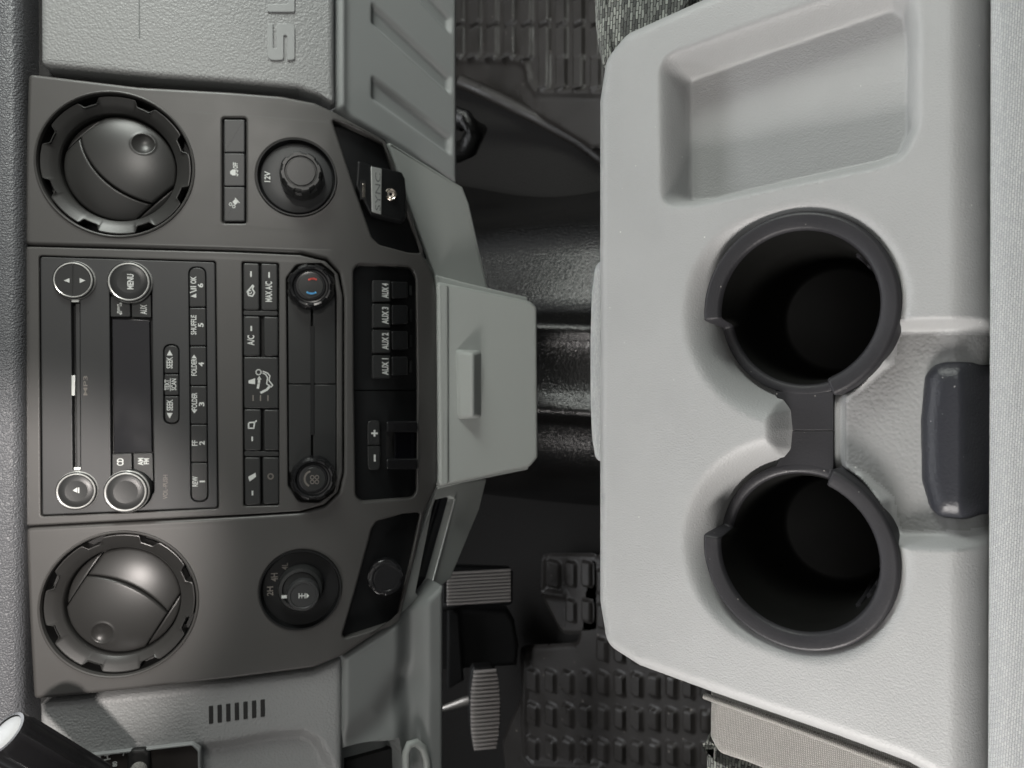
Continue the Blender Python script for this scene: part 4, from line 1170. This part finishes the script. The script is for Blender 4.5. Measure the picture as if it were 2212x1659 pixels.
def cup(c, sg):
    n = 360
    P_hi = [(RO, -.03), (RO, -.0014), (RO * .99, -.0003), (RO * .972, .0004), (RO * .955, .0006), (RO * .845, -.0006), (RO * .825, -.0012), (RO * .81, -.0035), (RO * .785, -.012), (RO * .775, -.022), (RO * .755, -.045), (RO * .68, -.092), (RO * .60, -.094)]
    P_lo = [(RO * .93, -.03), (RO * .93, -.0203), (RO * .926, -.0194), (RO * .918, -.0189), (RO * .908, -.0186), (RO * .845, -.0190), (RO * .825, -.0196), (RO * .81, -.0215), (RO * .79, -.024), (RO * .775, -.028), (RO * .755, -.047), (RO * .68, -.092), (RO * .60, -.094)]
    V = []; Fc = []; m = len(P_hi)
    def k_of(a):
        g = math.degrees(a) % 360
        if sg < 0: g = (-g) % 360
        # raised between -68 and 186 (measured for the upper cup)
        lo, hi, w = 187.0, 291.0, 3.0
        if g < lo - w or g > hi + w: return 1.0
        if lo + w < g < hi - w: return 0.0
        e = (lo + w - g) / (2 * w) if abs(g - lo) < w + .01 else (g - hi + w) / (2 * w)
        e = max(0, min(1, e)); return e * e * (3 - 2 * e)
    for k in range(m):
        for i in range(n):
            a = 2 * math.pi * i / n; f = k_of(a)
            r = P_lo[k][0] + (P_hi[k][0] - P_lo[k][0]) * f; h = P_lo[k][1] + (P_hi[k][1] - P_lo[k][1]) * f
            V.append((c[0] + r * math.cos(a), c[1] + r * math.sin(a), h))
    mi = 7
    def faces(k0, k1):
        return [(k * n + i, k * n + (i + 1) % n, (k + 1) * n + (i + 1) % n, (k + 1) * n + i) for k in range(k0, k1) for i in range(n)]
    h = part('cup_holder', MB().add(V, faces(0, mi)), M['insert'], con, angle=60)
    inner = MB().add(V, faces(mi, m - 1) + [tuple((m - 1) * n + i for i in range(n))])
    part('cup_well', inner, M['insert_shaded'], h, angle=60)
    rb = MB()
    for k in range(9):
        a = RAD(-48 + 12 * k)
        p = [(c[0] + RO * q * math.cos(a), c[1] + RO * q * math.sin(a), z) for q, z in ((.765, -.028), (.745, -.05), (.695, -.077))]
        rb.tube(p, .0016, 6)
    part('well_ribs', rb, M['insert'], h, angle=60)
    part('bridge', MB().plate(ARM.poly([(1672, 846), (1688, 880), (1692, 929.6), (1800, 929.6), (1800, 846)] if sg > 0 else [(1692, 931), (1688, 982), (1672, 1016), (1800, 1016), (1800, 931)], -.0185), -.03, -.0187, .0004), M['insert'], h)
    return h
cup(c1, 1); cup(c2, -1)
# latch handle
LT = [(2010, 786), (2040, 780), (2105, 781), (2150, 788), (2150, 1132), (2090, 1131), (2022, 1125), (2000, 1104), (1982, 1042), (1980, 908), (1989, 812)]
ltp = fillet(ARM.poly(LT, .0), .007, 6)
def lt_h(Q, d):
    R = .012
    dd = np.minimum(d, R)
    H = -.0125 + .0095 * np.sqrt(np.maximum(0, 1 - (1 - dd / R) ** 2))
    x = ARM.hit(2068, 900)[0]
    return H - .02 * sstep((Q[:, 0] - x) / .012)
part('release_latch', hfield(lambda Q: sdp(Q, ltp), lt_h, (min(p[0] for p in ltp) - .002, max(p[0] for p in ltp) + .002, min(p[1] for p in ltp) - .002, max(p[1] for p in ltp) + .002), .0011, .01), M['latch'], con, angle=70)

# ================================================================== SEATS
RC = MB().plate(ARM.poly([(2137, -420), (2134, 800), (2128, 2100), (2700, 2100), (2700, -420)], .012), -.08, .012, .010, seg=6)
single('rear_cushion', RC, M['seat'], ARM, (*ARM.hit(2200, 830), 0), 'light grey woven seat cloth along the right edge of the photo behind the console', 'seat')
single('gap_shade_strip', MB().plate(ARM.poly([(2060, -420), (2240, -420), (2240, 2100), (2060, 2100)], -.05), -.07, -.05), M['black'], ARM, (*ARM.hit(2130, 400), -.05),
       'black strip standing in for the shade in the gap between the console and the right-hand cloth', 'liner')  # added strip; the darkness of the gap is in its colour
CCF = tilted(1278, CY, .50, -10)
CC = MB().plate(smooth_poly(CCF.poly([(1274.5, 800), (1275.5, 700), (1280, 610), (1300, 560), (1400, 560), (1400, 1000), (1300, 1000), (1281, 965), (1276, 900)])), -.05, 0, .006, seg=4)
single('center_cushion', CC, M['seat'], CCF, (*CCF.hit(1290, 800), 0), 'pale sliver of centre seat cushion peeping past the front edge of the console', 'seat cushion')
# driver seat
DS = tilted(1600, 1590, .485, -34)
ds = thing('seat', 'driver seat edge in beige perforated cloth with black and grey woven side', 'seat', DS, (*DS.hit(1650, 1600), 0))
PQ = fillet(DS.poly([(1532, 1480), (1530, 1596), (1550, 1632), (1612, 1652), (1760, 1712), (2050, 1790), (2050, 1480)]), [0, .006, .008, .01, 0, 0, 0], 6)
part('cushion_insert', MB().plate(PQ, -.06, 0, .006, seg=5), M['seat2'], ds)
BQ = fillet(DS.poly([(1523, 1585), (1520, 1800), (1900, 1850), (1700, 1690), (1600, 1640), (1545, 1622)], -.006), [.006, 0, 0, 0, 0, .004])
part('side_bolster', MB().plate(BQ, -.08, -.006, .006, seg=4), M['woven'], ds)
# piping along the console edge
pp = [DS.hit(x, y, .002) for x, y in ((1520, 1503), (1544, 1512), (1670, 1556), (1809, 1607), (1959, 1664), (2000, 1684))]
part('piping', MB().tube([(x, y, .0015) for x, y in pp], .0022, 8), M['seat2'], ds, angle=80)
PS = tilted(1350, 40, .505, -30)
PSp = fillet(PS.poly([(1271, -300), (1277, 40), (1283, 90), (1293, 135), (1400, 190), (1700, 0), (1700, -300)]), .004)
single('passenger_seat', MB().plate(PSp, -.1, 0, .010, seg=5), M['woven'], PS, (*PS.hit(1350, 40), 0), 'black and grey woven passenger seat corner above the console in the photo', 'seat')
